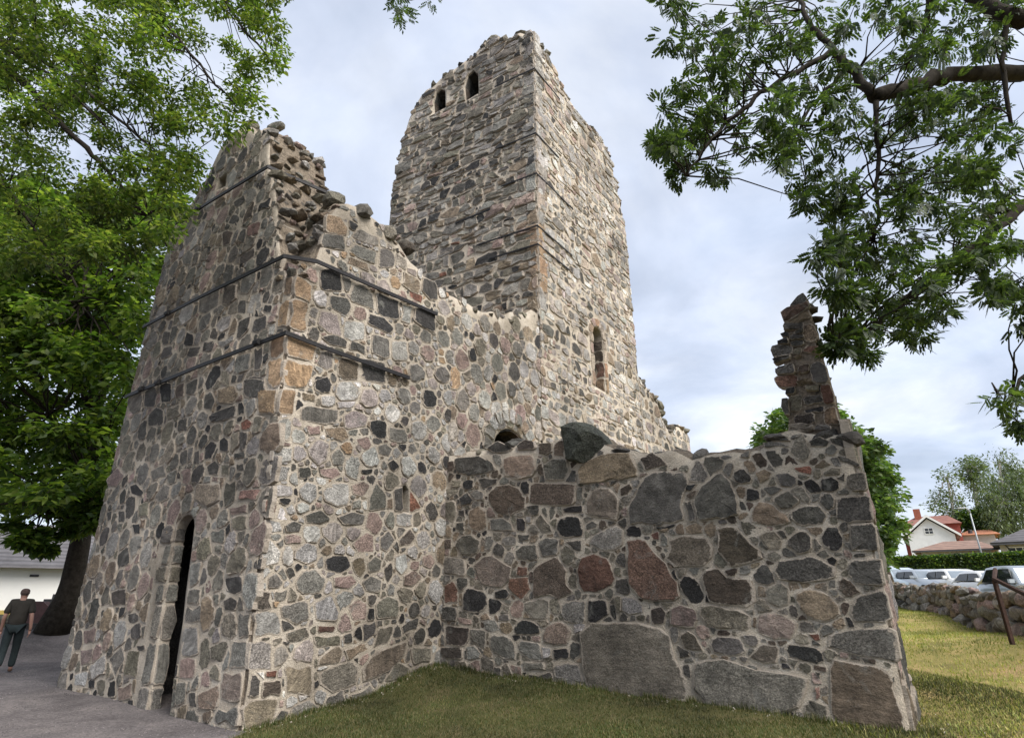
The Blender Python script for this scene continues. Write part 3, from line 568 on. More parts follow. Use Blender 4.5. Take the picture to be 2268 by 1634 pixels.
R7="""DG 1120,220 1150,195 1290,215 1290,270 1250,280 1125,260;LP 1310,240 1360,215 1425,240 1410,285 1320,300;K 1425,260 1500,270 1500,345 1430,320;G 1505,285 1580,300 1590,360 1510,350;K 1185,85 1240,70 1265,110 1250,145 1185,130;L 1285,95 1340,90 1380,130 1370,170 1290,160
;T 1230,290 1320,290 1335,340 1300,355 1240,325;L 1210,155 1280,155 1275,195 1215,200;L 1280,180 1370,180 1340,210 1285,210;T 1130,140 1190,150 1190,180 1135,175;P 1150,280 1210,285 1215,320 1160,325;PL 1160,380 1200,340 1250,360 1245,430 1200,460 1160,420
;G 1255,410 1290,380 1320,420 1310,455 1265,455;P 1365,340 1420,330 1435,370 1400,390;G 1460,370 1500,360 1525,385 1510,415 1465,410;K 1500,445 1530,430 1555,460 1530,485;P 1205,470 1280,465 1305,495 1260,515 1210,500;K 1385,475 1440,470 1435,490 1390,492
;D 1115,465 1165,460 1175,500 1120,515;L 1120,560 1150,525 1195,535 1200,590 1170,625 1125,600;L 1220,560 1260,530 1340,530 1335,620 1290,640 1225,610;P 1345,540 1400,520 1430,545 1400,590 1350,580;NG 1420,600 1455,525 1500,590 1495,645 1420,650;D 1530,560 1568,545 1568,655 1530,655
;R 1598,560 1620,590 1650,640 1598,660;L 1535,665 1610,665 1605,720 1540,715;G 1350,610 1385,600 1390,640 1350,645;G 1280,680 1350,655 1410,670 1400,710 1310,715;D 1140,670 1210,645 1260,690 1210,710 1150,705;L 1060,640 1090,620 1105,660 1070,670
;D 1055,715 1090,695 1135,710 1120,745 1065,745;L 980,690 1040,700 1045,740 980,750;WL 960,790 990,770 1040,830 1035,880 960,890;P 1055,755 1130,760 1130,790 1060,795;L 1100,820 1150,790 1200,800 1200,860 1150,885 1100,860;K 1230,860 1260,845 1340,850 1345,900 1300,920 1235,905
;P 1345,800 1410,740 1440,760 1445,830 1380,840;G 1470,770 1510,735 1535,780 1500,830 1470,815;DB 1550,780 1600,725 1625,760 1600,800 1555,805;DG 1410,880 1450,845 1480,870 1470,910 1420,920;D 1485,900 1520,870 1525,930 1500,970;L 1535,850 1580,830 1590,900 1560,930 1535,900
;G 1100,950 1130,910 1200,905 1235,950 1220,1000 1130,1020 1105,990;D 1060,905 1090,895 1105,930 1080,950;G 985,940 1020,920 1050,960 1030,990 985,985;P 1265,940 1350,930 1370,960 1330,990 1270,980;G 1390,960 1430,930 1475,950 1470,1005 1410,1005;PB 1570,930 1620,905 1655,940 1610,980 1570,975
;P 1650,850 1690,835 1710,870 1690,905 1655,890;P 1600,870 1640,870 1635,905 1600,905;GD 1035,1060 1160,1040 1165,1120 1100,1145 1040,1110;L 1180,1050 1260,1010 1290,1090 1285,1130 1190,1130;P 1330,1070 1370,1030 1415,1060 1410,1120 1350,1130;DN 1450,1050 1500,1020 1550,1040 1550,1110 1450,1120
;LG 925,1090 1030,1090 1045,1190 922,1200;BD 938,1000 990,1000 1005,1075 938,1085;G 1010,1000 1070,990 1060,1040 1015,1040;LN 908,1215 1000,1220 1005,1340 895,1345;N 1060,1180 1150,1150 1170,1190 1120,1220 1065,1215;KR 1200,1145 1280,1150 1270,1175 1200,1175;N 1180,1190 1300,1190 1300,1230 1190,1240
;NT 1200,1290 1290,1230 1310,1260 1290,1310 1200,1320;D 1310,1190 1345,1175 1350,1220 1315,1225;D 1390,1140 1450,1130 1450,1180 1400,1225;N 1460,1160 1530,1145 1510,1220 1440,1250;T 1310,1250 1400,1220 1430,1250 1330,1300;D 1560,1150 1640,1110 1630,1160 1570,1185;NT 1050,1320 1180,1310 1180,1450 1060,1440
;NG 1200,1350 1350,1300 1380,1330 1370,1400 1270,1440 1210,1410;NT 1385,1340 1450,1260 1590,1210 1580,1270 1520,1330 1390,1400;N 1490,1385 1540,1300 1600,1330 1590,1360 1500,1395;B 955,1460 960,1390 1040,1380 1040,1450;R 975,1345 1025,1340 1020,1370 975,1370
;N 1600,1240 1690,1240 1690,1300 1610,1320;NT 900,1470 1030,1460 1020,1550 878,1610 875,1500;GD 1010,1560 1040,1510 1075,1520 1060,1550 1020,1560;G 1080,1510 1160,1465 1210,1500 1150,1540 1080,1550;G 1240,1460 1310,1420 1320,1480 1230,1500;G 1335,1450 1430,1405 1445,1430 1350,1480
;O 1043,125 1110,125 1095,240 1033,235;LG 1025,260 1085,250 1080,355 1018,340;L 1006,380 1090,380 1085,440 1000,440;L 996,450 1080,460 1070,520 990,520;L 988,540 1090,545 1090,590 982,590;PR 975,602 1025,602 1020,660 970,655"""
L7="""O 945,128 1030,128 1020,235 945,235;D 885,85 975,85 980,150 905,170;T 770,130 840,105 870,150 840,190 770,190;D 715,150 745,130 765,180 745,220 710,215;DK 735,240 850,190 855,245 740,275;K 860,185 880,180 885,235 860,240;K 525,105 575,100 570,185 525,180;DK 455,135 505,105 500,205 450,200
;DN 390,140 445,120 440,225 385,220;B 590,115 630,95 625,165 590,165;D 635,100 690,75 680,150 635,150;D 470,240 500,205 540,215 535,280 470,285;N 550,210 610,190 610,240 550,260;D 600,260 640,250 640,310 600,315;R 870,270 900,255 925,270 910,300 875,305;N 830,320 865,310 865,370 825,410
;K 780,350 800,330 820,350 820,395 780,395;K 715,380 745,345 770,360 745,430 715,430;D 610,400 640,380 640,450 605,450;D 670,395 690,390 690,450 665,450;D 840,405 890,395 890,420 845,430;D 725,460 760,430 780,460 770,500 730,495;N 785,450 820,450 820,500 785,500;D 850,450 880,445 885,480 855,480
;P 290,520 340,460 370,500 330,550 295,550;P 390,500 415,470 410,510 385,535;K 390,545 420,535 455,570 450,595 400,580;D 345,580 370,550 380,570 370,620 345,625;G 500,590 540,530 570,540 560,600 510,620;G 480,480 540,450 550,500 490,530;G 555,490 600,470 590,530 557,540;P 610,480 660,470 655,530 620,540
;DN 800,530 850,520 850,610 800,640;PR 865,565 960,555 940,605 860,605;NT 670,540 780,530 790,600 720,640 670,600;N 430,630 475,610 475,680 430,680;D 290,660 315,650 310,690 295,700;D 340,650 370,650 370,700 340,700;K 405,710 435,705 435,750 410,750;P 820,640 900,620 900,660 825,670
;GL 655,880 710,870 690,960 648,990;G 645,995 700,985 690,1055 638,1055;G 635,1062 700,1062 695,1130 628,1130;GL 622,1150 690,1150 690,1270 612,1280;P 605,1290 680,1290 670,1380 602,1380;G 598,1390 640,1385 630,1480 590,1500;DK 800,940 875,930 880,1000 850,1015 800,1000;D 795,1040 830,1020 860,1040 850,1080 800,1085
;G 740,740 800,730 800,790 745,790;N 830,680 900,670 900,730 830,730;G 860,1090 912,1090 908,1200 860,1200;G 835,1215 900,1215 890,1330 820,1330;PN 790,1350 880,1350 868,1480 780,1470;PT 690,1440 780,1390 770,1510 690,1510;G 765,1510 865,1490 862,1590 760,1570;D 645,1440 680,1430 680,1500 650,1500
;N 735,1350 760,1310 780,1330 780,1390 740,1380;N 740,1240 810,1210 820,1240 790,1310 745,1300;D 185,1000 215,945 230,950 225,1040 195,1060;ND 265,1030 290,970 305,990 300,1050 270,1065;BK 310,1000 375,985 375,1060 315,1065;D 340,840 385,800 390,880 340,905;D 395,1160 440,1130 445,1200 400,1205;D 380,1100 420,1090 430,1130 390,1140
;D 420,1235 460,1230 460,1255 425,1260;L 215,1330 290,1265 290,1350 230,1390;G 300,1290 360,1230 370,1290 330,1370;N 380,1260 440,1250 425,1370 360,1370;DP 180,1250 235,1240 220,1310 180,1320;K 210,1390 240,1370 240,1420 215,1420;K 290,1390 330,1380 330,1460 290,1460;P 335,1420 400,1390 400,1460 340,1475
;L 150,1360 212,1340 200,1410 150,1410;N 250,1390 285,1375 285,1450 255,1450;P 190,1170 250,1150 240,1220 195,1230"""
L8="""DG 340,860 370,820 405,830 390,900 350,900;L 320,1180 350,1110 410,1110 390,1200 340,1230;G 430,1160 440,1060 550,1020 540,1120 470,1165;DB 555,1110 565,1010 640,1000 640,1080 590,1120;G 655,1050 670,960 750,925 740,1000 700,1060;G 760,1030 775,910 830,890 840,960 800,1030
;LG 690,1160 720,1060 770,1050 770,1130 720,1165;D 640,1160 655,1090 690,1090 685,1170;D 630,1300 650,1200 720,1170 700,1260 650,1305;KD 720,1265 730,1200 805,1170 800,1240 750,1270;LG 525,1230 560,1180 620,1170 600,1240 550,1270;D 230,1310 240,1260 280,1260 270,1330 235,1340;K 350,1330 370,1260 410,1280 400,1340 360,1345
;D 450,1370 460,1320 520,1310 510,1370;D 365,1400 380,1350 445,1340 430,1390;D 220,1420 240,1350 290,1340 290,1390;LG 530,1320 620,1280 620,1310 560,1350;G 620,1490 640,1400 720,1370 710,1470 650,1500;D 735,1480 730,1350 780,1340 775,1470;D 675,1620 675,1520 790,1510 790,1620;N 550,1540 560,1470 610,1500 600,1570
;K 700,1180 710,1145 750,1140 760,1180;K 780,1150 790,1115 830,1115 825,1160;KB 650,900 660,850 740,800 730,860;B 560,720 590,710 625,720 600,790 560,800;D 640,760 660,700 690,700 680,780;RP 695,750 700,690 770,660 760,730;B 660,690 700,590 740,550 720,640;D 590,670 620,620 660,650 640,690;K 750,610 760,570 830,530 820,590
;D 620,560 680,520 690,550 640,590;LG 590,480 585,420 620,370 640,400 620,480;O 818,1410 823,1290 903,1272 893,1390;O 805,1550 807,1420 888,1402 882,1560;O 855,1240 875,1110 932,1084 912,1240;BO 893,1070 903,965 942,955 932,1065"""  # one black outline is a hole, its shade coloured as a stone
R8="""O 943,1070 952,950 1040,1000 1040,1110;O 918,1248 933,1078 1030,1110 1010,1270;O 898,1390 908,1272 1070,1330 1050,1430;O 888,1568 893,1402 1050,1440 1010,1570;K 1085,1020 1080,930 1140,905 1190,920 1215,1045 1110,1040;G 1197,930 1260,980 1240,1050 1222,1040;DG 1250,1070 1265,1000 1330,1000 1380,1060 1383,1150 1260,1100;K 1395,1150 1392,1045 1520,1090 1520,1200 1440,1190
;D 1130,1110 1140,1060 1240,1080 1265,1130 1240,1180 1150,1140;LP 1070,1220 1090,1140 1190,1160 1208,1290 1140,1280;L 1212,1290 1220,1200 1330,1210 1335,1310 1250,1310;K 1345,1220 1350,1160 1430,1180 1490,1240 1480,1280;D 1090,1290 1150,1275 1240,1310 1235,1355 1130,1330;D 1243,1360 1260,1310 1335,1340 1340,1390
;G 1360,1370 1370,1270 1468,1300 1468,1400 1440,1410;L 1480,1410 1474,1310 1560,1310 1570,1420 1500,1420;G 1070,1440 1090,1370 1160,1360 1160,1460 1130,1470;TB 1180,1500 1190,1400 1300,1420 1300,1530 1220,1520;KD 1310,1500 1310,1400 1450,1430 1450,1550 1330,1530;K 1050,1540 1060,1500 1140,1510 1150,1580 1100,1600 1060,1580
;L 1170,1600 1180,1540 1260,1540 1310,1590 1290,1634 1190,1634;LP 1540,1280 1560,1240 1600,1270 1600,1310;KD 1595,1210 1600,1130 1715,1160 1720,1270;L 1530,1210 1540,1110 1590,1120 1580,1220;D 1640,1040 1650,960 1730,1000 1730,1090 1680,1090;T 1530,1010 1540,930 1630,980 1630,1070;OT 1110,720 1120,620 1200,640 1240,700 1230,750
;DG 1090,790 1100,725 1220,740 1230,820 1110,810;G 1240,820 1270,780 1400,830 1390,900 1300,860;T 1230,890 1240,850 1350,890 1360,940;G 1405,920 1412,800 1490,830 1495,910;TL 1260,750 1300,700 1410,750 1410,800;LT 1500,900 1500,830 1560,870 1560,930;R 1570,1070 1580,1030 1650,1070 1640,1110"""
# ---------------------------------------------------------------- the ruin
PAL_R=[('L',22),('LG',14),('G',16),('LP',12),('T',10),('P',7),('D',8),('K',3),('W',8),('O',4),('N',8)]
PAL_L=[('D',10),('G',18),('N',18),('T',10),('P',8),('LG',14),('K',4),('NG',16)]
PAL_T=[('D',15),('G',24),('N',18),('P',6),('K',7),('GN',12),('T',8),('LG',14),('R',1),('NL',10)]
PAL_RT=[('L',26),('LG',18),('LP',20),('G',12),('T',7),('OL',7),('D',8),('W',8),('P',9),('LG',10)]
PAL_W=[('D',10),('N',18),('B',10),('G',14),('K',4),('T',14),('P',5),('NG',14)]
def band(root,name,pts,h=.07,t=.03):
    """flat iron tie along the points, standing on edge"""
    m=MB(); rp=np.array(root.location)
    for a,b in zip(pts[:-1],pts[1:]):
        a=np.asarray(a)-rp; b=np.asarray(b)-rp; d=(b-a)/np.linalg.norm(b-a); n=np.cross(d,ZU); n/=np.linalg.norm(n); a=a-d*.012; b=b+d*.012
        q=[p+sx*n*t/2+sz*ZU*h/2 for p in (a,b) for sx,sz in ((-1,-1),(1,-1),(1,1),(-1,1))]
        m.add(q,[(0,1,2,3),(7,6,5,4),(0,4,5,1),(1,5,6,2),(2,6,7,3),(3,7,4,0)])
    return m.build(name,IRON,root)
def coping(wall,mp,top,u0,u1,thick,step,size,pal,seed,v0=0,name='coping_stone',lift=.0,ws=.42):
    r=np.random.default_rng(seed); u=u0
    while u<u1:
        h=top(u); s=size*r.uniform(.6,1.4)
        for ww in np.arange(-.08-r.uniform(0,.1),-thick,-ws*r.uniform(.8,1.3)*max(1.,size/.16)):
            V,F=boulder_geo(mp(u+r.normal(0,.05),h+lift+r.uniform(-.09,.05),ww),(s*r.uniform(.9,1.5),s*r.uniform(.8,1.2),s*r.uniform(.4,.8)),r,sub=1 if size<.2 else 2,cuts=11,lims=(.5,.82))
            wall.add(V,F,stonecol(pick(pal,r),r),name)
        u+=step*r.uniform(.7,1.3)/math.sqrt(1+((top(u+.05)-top(u-.05))/.1)**2)**.85
def quoin_box(mp1,s0,s1,v0,v1,proud,r):
    return stone_geo([(s0,v0),(s1,v0),(s1,v1),(s0,v1)],mp1,proud,r,12,q=.1)
def lining(root,mp,poly,w0,w1,cols,seed,name='opening_shade_lining',step=.3):
    """stones facing the inside of an opening, coloured dark to stand in for shade"""
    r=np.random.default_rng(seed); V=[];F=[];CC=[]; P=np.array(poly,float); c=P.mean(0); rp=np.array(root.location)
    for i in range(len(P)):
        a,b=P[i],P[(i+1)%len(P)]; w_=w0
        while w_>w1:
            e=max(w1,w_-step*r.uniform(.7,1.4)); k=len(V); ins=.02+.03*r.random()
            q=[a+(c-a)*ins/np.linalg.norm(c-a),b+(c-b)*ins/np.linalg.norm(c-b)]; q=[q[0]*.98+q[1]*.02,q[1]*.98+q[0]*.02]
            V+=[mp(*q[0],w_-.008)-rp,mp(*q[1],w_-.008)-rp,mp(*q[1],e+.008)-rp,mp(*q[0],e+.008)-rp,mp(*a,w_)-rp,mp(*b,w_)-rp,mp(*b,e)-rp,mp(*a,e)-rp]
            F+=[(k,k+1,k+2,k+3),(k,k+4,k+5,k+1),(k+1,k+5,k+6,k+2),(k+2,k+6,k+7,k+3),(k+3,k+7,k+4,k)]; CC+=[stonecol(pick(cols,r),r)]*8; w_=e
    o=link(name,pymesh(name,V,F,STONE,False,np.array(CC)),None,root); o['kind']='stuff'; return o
# --- gabled block with the doorway ---------------------------------------------------------
blk=empty('gabled_ruin',tuple(A0*[1,1,0]),'roofless grey fieldstone gable ruin with narrow doorway and black iron bands around its corner','ruined building')
WB=Wall(blk)
Ltop=interp([(-.3,6.2),(.3,6.55),(.45,6.85),(.7,7.35),(1.05,8.3),(1.4,9.05),(1.75,9.6),(2.05,10.4),(2.2,11.0),(2.45,11.15),(2.75,11.1),(3.14,11.55),(3.6,11.75),(4.3,11.85),(4.57,11.45),(5.0,10.75),(5.4,10.45),(6.2,10.1)])
Lslab=slab('front_wall',lambda u,v,w: FL(u+(BV(v)+.05)*max(0.,1-u/2.5),v,w),0.,6.1,-.6,Ltop,1.42,.16,.22,.018,blk,kt=6,seed=1)
Rtop=interp([(-.1,6.4)]+[FR.inv(*p) for p in ((664,590),(706,585),(714,520),(726,488),(745,455),(762,447),(800,460),(870,520),(900,560),(960,640),(1010,660),(1070,690),(1120,695),(1190,690))])
Rslab=slab('side_wall',FR,.03,7.1,-.6,Rtop,1.2,.16,.22,.018,blk,kt=6,seed=2)
backL=Face(FL(6.1,0),dR,-nR)   # far end return wall and rear wall of the block
slab('return_wall',backL,1.3,7.3,-.6,lambda u:7.6+.6*math.sin(u),1.1,.8,1.5,.03,blk,seed=3)
dslant=.135
DOOR=arch(1.78,2.42,-.3,2.85,8,.12)
cut(Lslab,FL,DOOR,.4,-.2); cut(Lslab,FL,[(1.5,-.4),(3.5,-.4),(3.5,3.05),(1.5,3.05)],-.16,-2.2)
SLIT=[FR.inv(*[(TILE[7][0]+x/1.731)/1.12875 if i==0 else (TILE[7][1]+y/1.731)/1.12875 for i in (0,1)]) for x,y in ((1568,655),(1596,660),(1594,560),(1580,538),(1568,548))]
cut(Rslab,FR,SLIT,.4,-.9)
HOLE=[FL.inv((300+x/2.179)/1.12875,(250+y/2.179)/1.12875) for x,y in ((520,500),(575,470),(580,405),(540,430))]
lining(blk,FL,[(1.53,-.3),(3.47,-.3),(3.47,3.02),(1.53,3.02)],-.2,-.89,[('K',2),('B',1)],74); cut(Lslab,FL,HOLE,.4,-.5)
ARC=[(5.84+.74*math.cos(math.pi*k/10),4.5+.72*math.sin(math.pi*k/10)) for k in range(11)]+[(5.06,3.6),(6.62,3.6)]
cut(Rslab,FR,ARC,.4,-2.)
mv=MB(); bl=np.array(blk.location)
def vbox(u0,u1,v0,v1,w0,w1):
    q=[FR(u,v,w_)-bl for w_ in (w0,w1) for u,v in ((u0,v0),(u1,v0),(u1,v1),(u0,v1))]; mv.add(q,[(0,1,2,3),(7,6,5,4),(0,4,5,1),(1,5,6,2),(2,6,7,3),(3,7,4,0)])
vbox(4.6,4.9,2.6,5.7,-1.15,-4.2); vbox(6.75,7.05,2.6,5.7,-1.15,-4.2); vbox(4.6,7.05,5.71,6.0,-1.15,-4.2); vbox(4.6,7.05,2.6,5.7,-4.21,-4.4)
mv.build('arch_shade_box',m_plain('arch_shade_brown',(.06,.048,.04),.95,0,.5,7.,.8,.1),blk)  # unseen boxes added behind the arch so that its opening stays dark
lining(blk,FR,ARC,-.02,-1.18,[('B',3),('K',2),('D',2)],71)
small=[[(u-.06,v-.06),(u+.06,v-.06),(u+.06,v+.07),(u-.06,v+.07)] for u,v in ((4.1,7.6),(2.9,1.0),(1.2,8.2))]
for s in small[:1]+small[2:]: cut(Lslab,FL,s,.4,-.4)
m=MB(); pts=[FL(u,v,-.9)-np.array(blk.location) for u,v in ((1.52,-.3),(3.48,-.3),(3.48,3.03),(1.52,3.03))]; pb=[p-nL*.06 for p in pts]
m.add(pts+pb,[(0,1,2,3),(7,6,5,4),(0,4,5,1),(1,5,6,2),(2,6,7,3),(3,7,4,0)])
m.build('doorway_shade_panel',m_plain('doorway_shade_black',(.012,.011,.01),.9,0,.4,10.,.3,.1),blk)  # added near-black panel standing in for the shade inside the doorway
# door reveal blocks
r=np.random.default_rng(21)
revL=lambda s,v,w: FL(2.42+.12*(v+.3)-w,v,-s)
v=-.05
for hgt,cc in ((.36,'G'),(.62,'G'),(.55,'NG'),(.30,'G'),(.28,'N'),(.34,'G'),(.30,'DG')):
    V,F=quoin_box(revL,.0,.17,v+.02,v+hgt-.015,.03,r); WB.add(V,F,stonecol(cc,r),'jamb_stone',keep=True)
    V,F=quoin_box(FL,2.45+.12*(v+.3+hgt/2),2.45+.12*(v+.3)+r.uniform(.2,.42),v+.02,v+hgt-.015,.03,r); WB.add(V,F,stonecol(cc,r),'jamb_stone',keep=True)
    v+=hgt
Ltr=traced(7,L7,FL)+traced(8,L8,FL); Rtr=traced(7,R7,FR)+traced(8,R8,FR)
lay_traced(WB,FL,Ltr,31,(.01,.03),top=Ltop); lay_traced(WB,FR,Rtr,32,(.012,.035),top=Rtop)
jb=[[(2.42,-.1),(2.95,-.1),(3.2,2.4),(2.7,2.4)]]
okL=lambda u,v: v<Ltop(u)-.02 and u>.05*min(v,7)+.07
oL=[P for _,P in Ltr]+[DOOR,HOLE]+jb+small[:1]+small[2:]
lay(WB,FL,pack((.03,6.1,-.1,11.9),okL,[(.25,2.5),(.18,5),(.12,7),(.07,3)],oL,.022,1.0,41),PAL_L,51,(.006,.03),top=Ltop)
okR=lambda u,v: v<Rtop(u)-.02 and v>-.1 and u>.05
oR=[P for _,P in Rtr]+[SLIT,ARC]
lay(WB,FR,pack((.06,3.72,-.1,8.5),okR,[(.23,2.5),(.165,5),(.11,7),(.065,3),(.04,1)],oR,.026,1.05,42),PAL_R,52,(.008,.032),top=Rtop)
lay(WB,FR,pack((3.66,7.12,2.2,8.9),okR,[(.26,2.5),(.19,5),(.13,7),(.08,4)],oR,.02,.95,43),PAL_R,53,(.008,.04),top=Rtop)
# voussoirs of the blocked arch
for k in range(11):
    a=math.pi*(k+.5)/11; da=math.pi/11*.44; P=[(5.84+rr*math.cos(a+s*da),4.55+rr*math.sin(a+s*da)*1.03) for rr,s in ((.8,-1),(1.12,-1),(1.12,1),(.8,1))]
    V,F=stone_geo(P,FR,.05,r,10,q=.12); WB.add(V,F,stonecol(pick([('L',3),('G',2),('D',1),('T',1)],r),r),'arch_stone',keep=True)
back=lambda u,v,w: FR(u,v,w-.72)
# left end of front wall: stones wrapping the edge so that the silhouette is broken
FLe=Face(FL(6.1,0),dR,dL)
lay(WB,FLe,pack((.03,1.2,-.1,10.2),lambda u,v:True,[(.2,3),(.14,5),(.09,5)],[],.035,1.,44),PAL_L,54,(.02,.06))
# broken core seen on top of both walls
PAL_C=[('T',3),('N',3),('LG',2),('P',1),('G',2)]
coping(WB,FL,Ltop,.45,6.05,1.4,.22,.135,PAL_C,61,ws=.32,lift=-.1,name='rubble_stone')
coping(WB,FR,Rtop,.05,7.0,1.1,.22,.13,PAL_C,62,ws=.26,lift=-.09,name='rubble_stone')
for (px,py),dep,sz,cc in (((740,446),.75,(.3,.22,.2),'N'),((668,392),1.2,(.2,.16,.24),'NG'),((612,282),.6,(.34,.14,.12),'G'),((652,335),1.1,(.35,.2,.16),'T'),((893,556),.5,(.34,.22,.2),'B'),((855,520),.3,(.3,.2,.2),'N'),((555,283),.4,(.25,.2,.18),'N'),((668,350),1.15,(.2,.2,.16),'PT'),((800,470),.3,(.3,.2,.16),'G')):
    f=Face(FL.o-nL*dep,dL,nL) if px<700 else Face(FR.o-nR*dep,dR,nR)
    u,v=f.inv(px,py); V,F=boulder_geo(f(u,v,0),sz,r,rot=(r.uniform(-.2,.2),r.uniform(-.3,.3),-aR+r.uniform(-.2,.2)),sub=2); WB.add(V,F,stonecol(cc,r),'capstone',keep=True)
WB.finish(330)
# iron bands
def corner(v): return FL(BV(v)-.05,v,.09)
band(blk,'iron_band',[FL(6.12,5.62,.08),FL(3.,5.58,.1),FL(BV(5.5)-.06,5.53,.08),FR(.6,5.5,.08),FR(2.5,5.5,.07)])
band(blk,'iron_band',[FL(6.12,7.3,.08),FL(3.4,7.22,.1),FL(.62,7.1,.1),FR(.3,7.05,.1),FR(3.15,7.12,.07)])
band(blk,'iron_band',[FL(6.0,9.95,.08),FL(4.,9.8,.1),FL(1.78,9.62,.1),FL(1.5,9.7,-1.48)])
for (u,v) in ((4.55,5.6),(5.3,5.62),(4.9,7.27),(4.6,9.85),(5.2,9.9),(1.,5.56)):
    mb=MB(); c=FL(u,v,.105)-np.array(blk.location); mb.tube([c-dL*.07,c+dL*.07],.055,8); mb.build('band_coupler',IRON,blk)
# --- tower --------------------------------------------------------------------------------
tow=empty('church_tower',tuple(TC*[1,1,0]),'tall ruined square fieldstone tower with crumbling top and two belfry openings','tower')
WT=Wall(tow)
Ttop=interp([(0,19.35),(.3,19.6),(.6,19.8),(1.0,19.75),(1.3,19.9),(1.6,20.15),(1.85,20.3),(2.1,20.1),(2.45,19.85),(3.1,19.7),(3.75,19.6),(4.3,19.35),(4.75,19.15),(5.1,18.75),(5.35,18.2),(5.6,17.0),(5.75,15.6),(5.85,14.2)])
TRtop=interp([(7.15,19.35),(7.63,19.25),(8.5,19.0),(9.1,18.55),(9.9,18.3),(10.76,18.35),(11.5,18.6),(12.08,18.45),(12.63,18.2),(12.95,17.3),(13.3,16.2),(13.65,15.2)])
TL=slab('west_wall',lambda u,v,w: FT(u+.05,v,w),0.,5.8,3.,Ttop,1.3,.25,.35,.02,tow,kt=4,seed=4)
TR=slab('south_wall',FR,7.17,13.62,-.6,TRtop,1.3,.25,.35,.02,tow,kt=4,seed=5)
for rt_ in (tow,): rt_['kind']='thing'
fE=Face(FR(13.55,0),dL,-nL); slab('east_wall',fE,.2,5.6,-.5,lambda u:16.+.8*math.sin(u*1.1),1.2,.9,2.,.03,tow,seed=6)
fN=Face(FT(5.7,0),dR,-nR); slab('north_wall',fN,.6,6.2,-.5,lambda u:17.+.5*math.sin(u*2.),1.2,.9,2.,.03,tow,seed=7)
BA=[(3.62,17.95),(4.13,17.9),(4.2,18.5),(4.1,18.88),(3.9,18.98),(3.68,18.8)]; BB=[(2.2,17.85),(2.74,17.8),(2.82,18.5),(2.7,18.95),(2.45,19.08),(2.25,18.8)]
WIN=arch(10.26,10.92,7.55,9.68,8)
for b in (BA,BB): cut(TL,FT,b,.5,-2.2)
cut(TR,FR,WIN,.5,-.34); cut(TR,FR,[(9.7,7.),(11.7,7.),(11.7,10.1),(9.7,10.1)],-.3,-2.)
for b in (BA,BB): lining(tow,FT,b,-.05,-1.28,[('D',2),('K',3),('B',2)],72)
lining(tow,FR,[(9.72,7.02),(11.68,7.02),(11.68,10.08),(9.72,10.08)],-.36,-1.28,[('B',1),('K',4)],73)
mw=MB(); tl=np.array(tow.location); q=[FR(u,v,w_)-tl for w_ in (-1.31,-1.4) for u,v in ((9.6,6.9),(11.8,6.9),(11.8,10.2),(9.6,10.2))]; mw.add(q,[(0,1,2,3),(7,6,5,4),(0,4,5,1),(1,5,6,2),(2,6,7,3),(3,7,4,0)]); mw.build('window_shade_panel',m_plain('window_shade_black',(.02,.017,.015),.95),tow)  # added near-black panel standing in for shade behind the lancet
md=MB(); tl=np.array(tow.location); q=[FT(u,v,w_)-tl for v in (19.12,19.2) for u,w_ in ((.4,-1.25),(4.7,-1.25),(4.7,-4.),(.4,-4.))]
md.add(q,[(0,1,2,3),(7,6,5,4),(0,4,5,1),(1,5,6,2),(2,6,7,3),(3,7,4,0)]); md.build('light_blocking_deck',m_plain('light_blocker_brown',(.05,.04,.03),.9,0,.4,6.),tow)  # unseen deck added to keep skylight out of the belfry openings
okT=lambda u,v: v<Ttop(u)-.05; okTR=lambda u,v: v<TRtop(u)-.05
ring=[(lambda a,rr:(10.59+rr*math.cos(a),9.35+rr*math.sin(a)))(math.pi*k/6,.56) for k in range(7)]
surr=[[(10.0,7.5),(11.17,7.5),(11.17,9.4),(11.0,9.8),(10.75,10.0),(10.45,10.0),(10.2,9.8),(10.0,9.4)]]
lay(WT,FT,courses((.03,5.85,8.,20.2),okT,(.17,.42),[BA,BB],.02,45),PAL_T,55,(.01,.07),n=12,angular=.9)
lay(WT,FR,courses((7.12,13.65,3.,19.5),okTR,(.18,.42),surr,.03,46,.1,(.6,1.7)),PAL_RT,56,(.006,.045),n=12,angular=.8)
FTe=Face(FT(5.82,0),-nT*-1*-1,dT)
FTe=Face(FT(5.85,0),-nT,dT)
lay(WT,FTe,pack((.03,1.2,10.,15.5),lambda u,v:True,[(.24,3),(.16,5),(.1,5)],[],.02,1.3,47),PAL_T,57,(.03,.09),n=8)
coping(WT,FT,Ttop,.1,5.8,1.2,.36,.18,PAL_T,63,name='coping_stone'); coping(WT,FR,TRtop,7.2,13.6,1.2,.36,.17,PAL_RT,64,name='coping_stone')
for u,v,sz,cc in ((1.82,20.35,(.34,.3,.28),'N'),(.75,19.85,(.5,.3,.2),'N'),(11.6,18.75,(.28,.3,.22),'G'),(12.2,18.5,(.25,.3,.3),'D')):
    V,F=boulder_geo((FT if u<6 else FR)(u,v,-.35),sz,r,sub=2); WT.add(V,F,stonecol(cc,r),'capstone',keep=True)
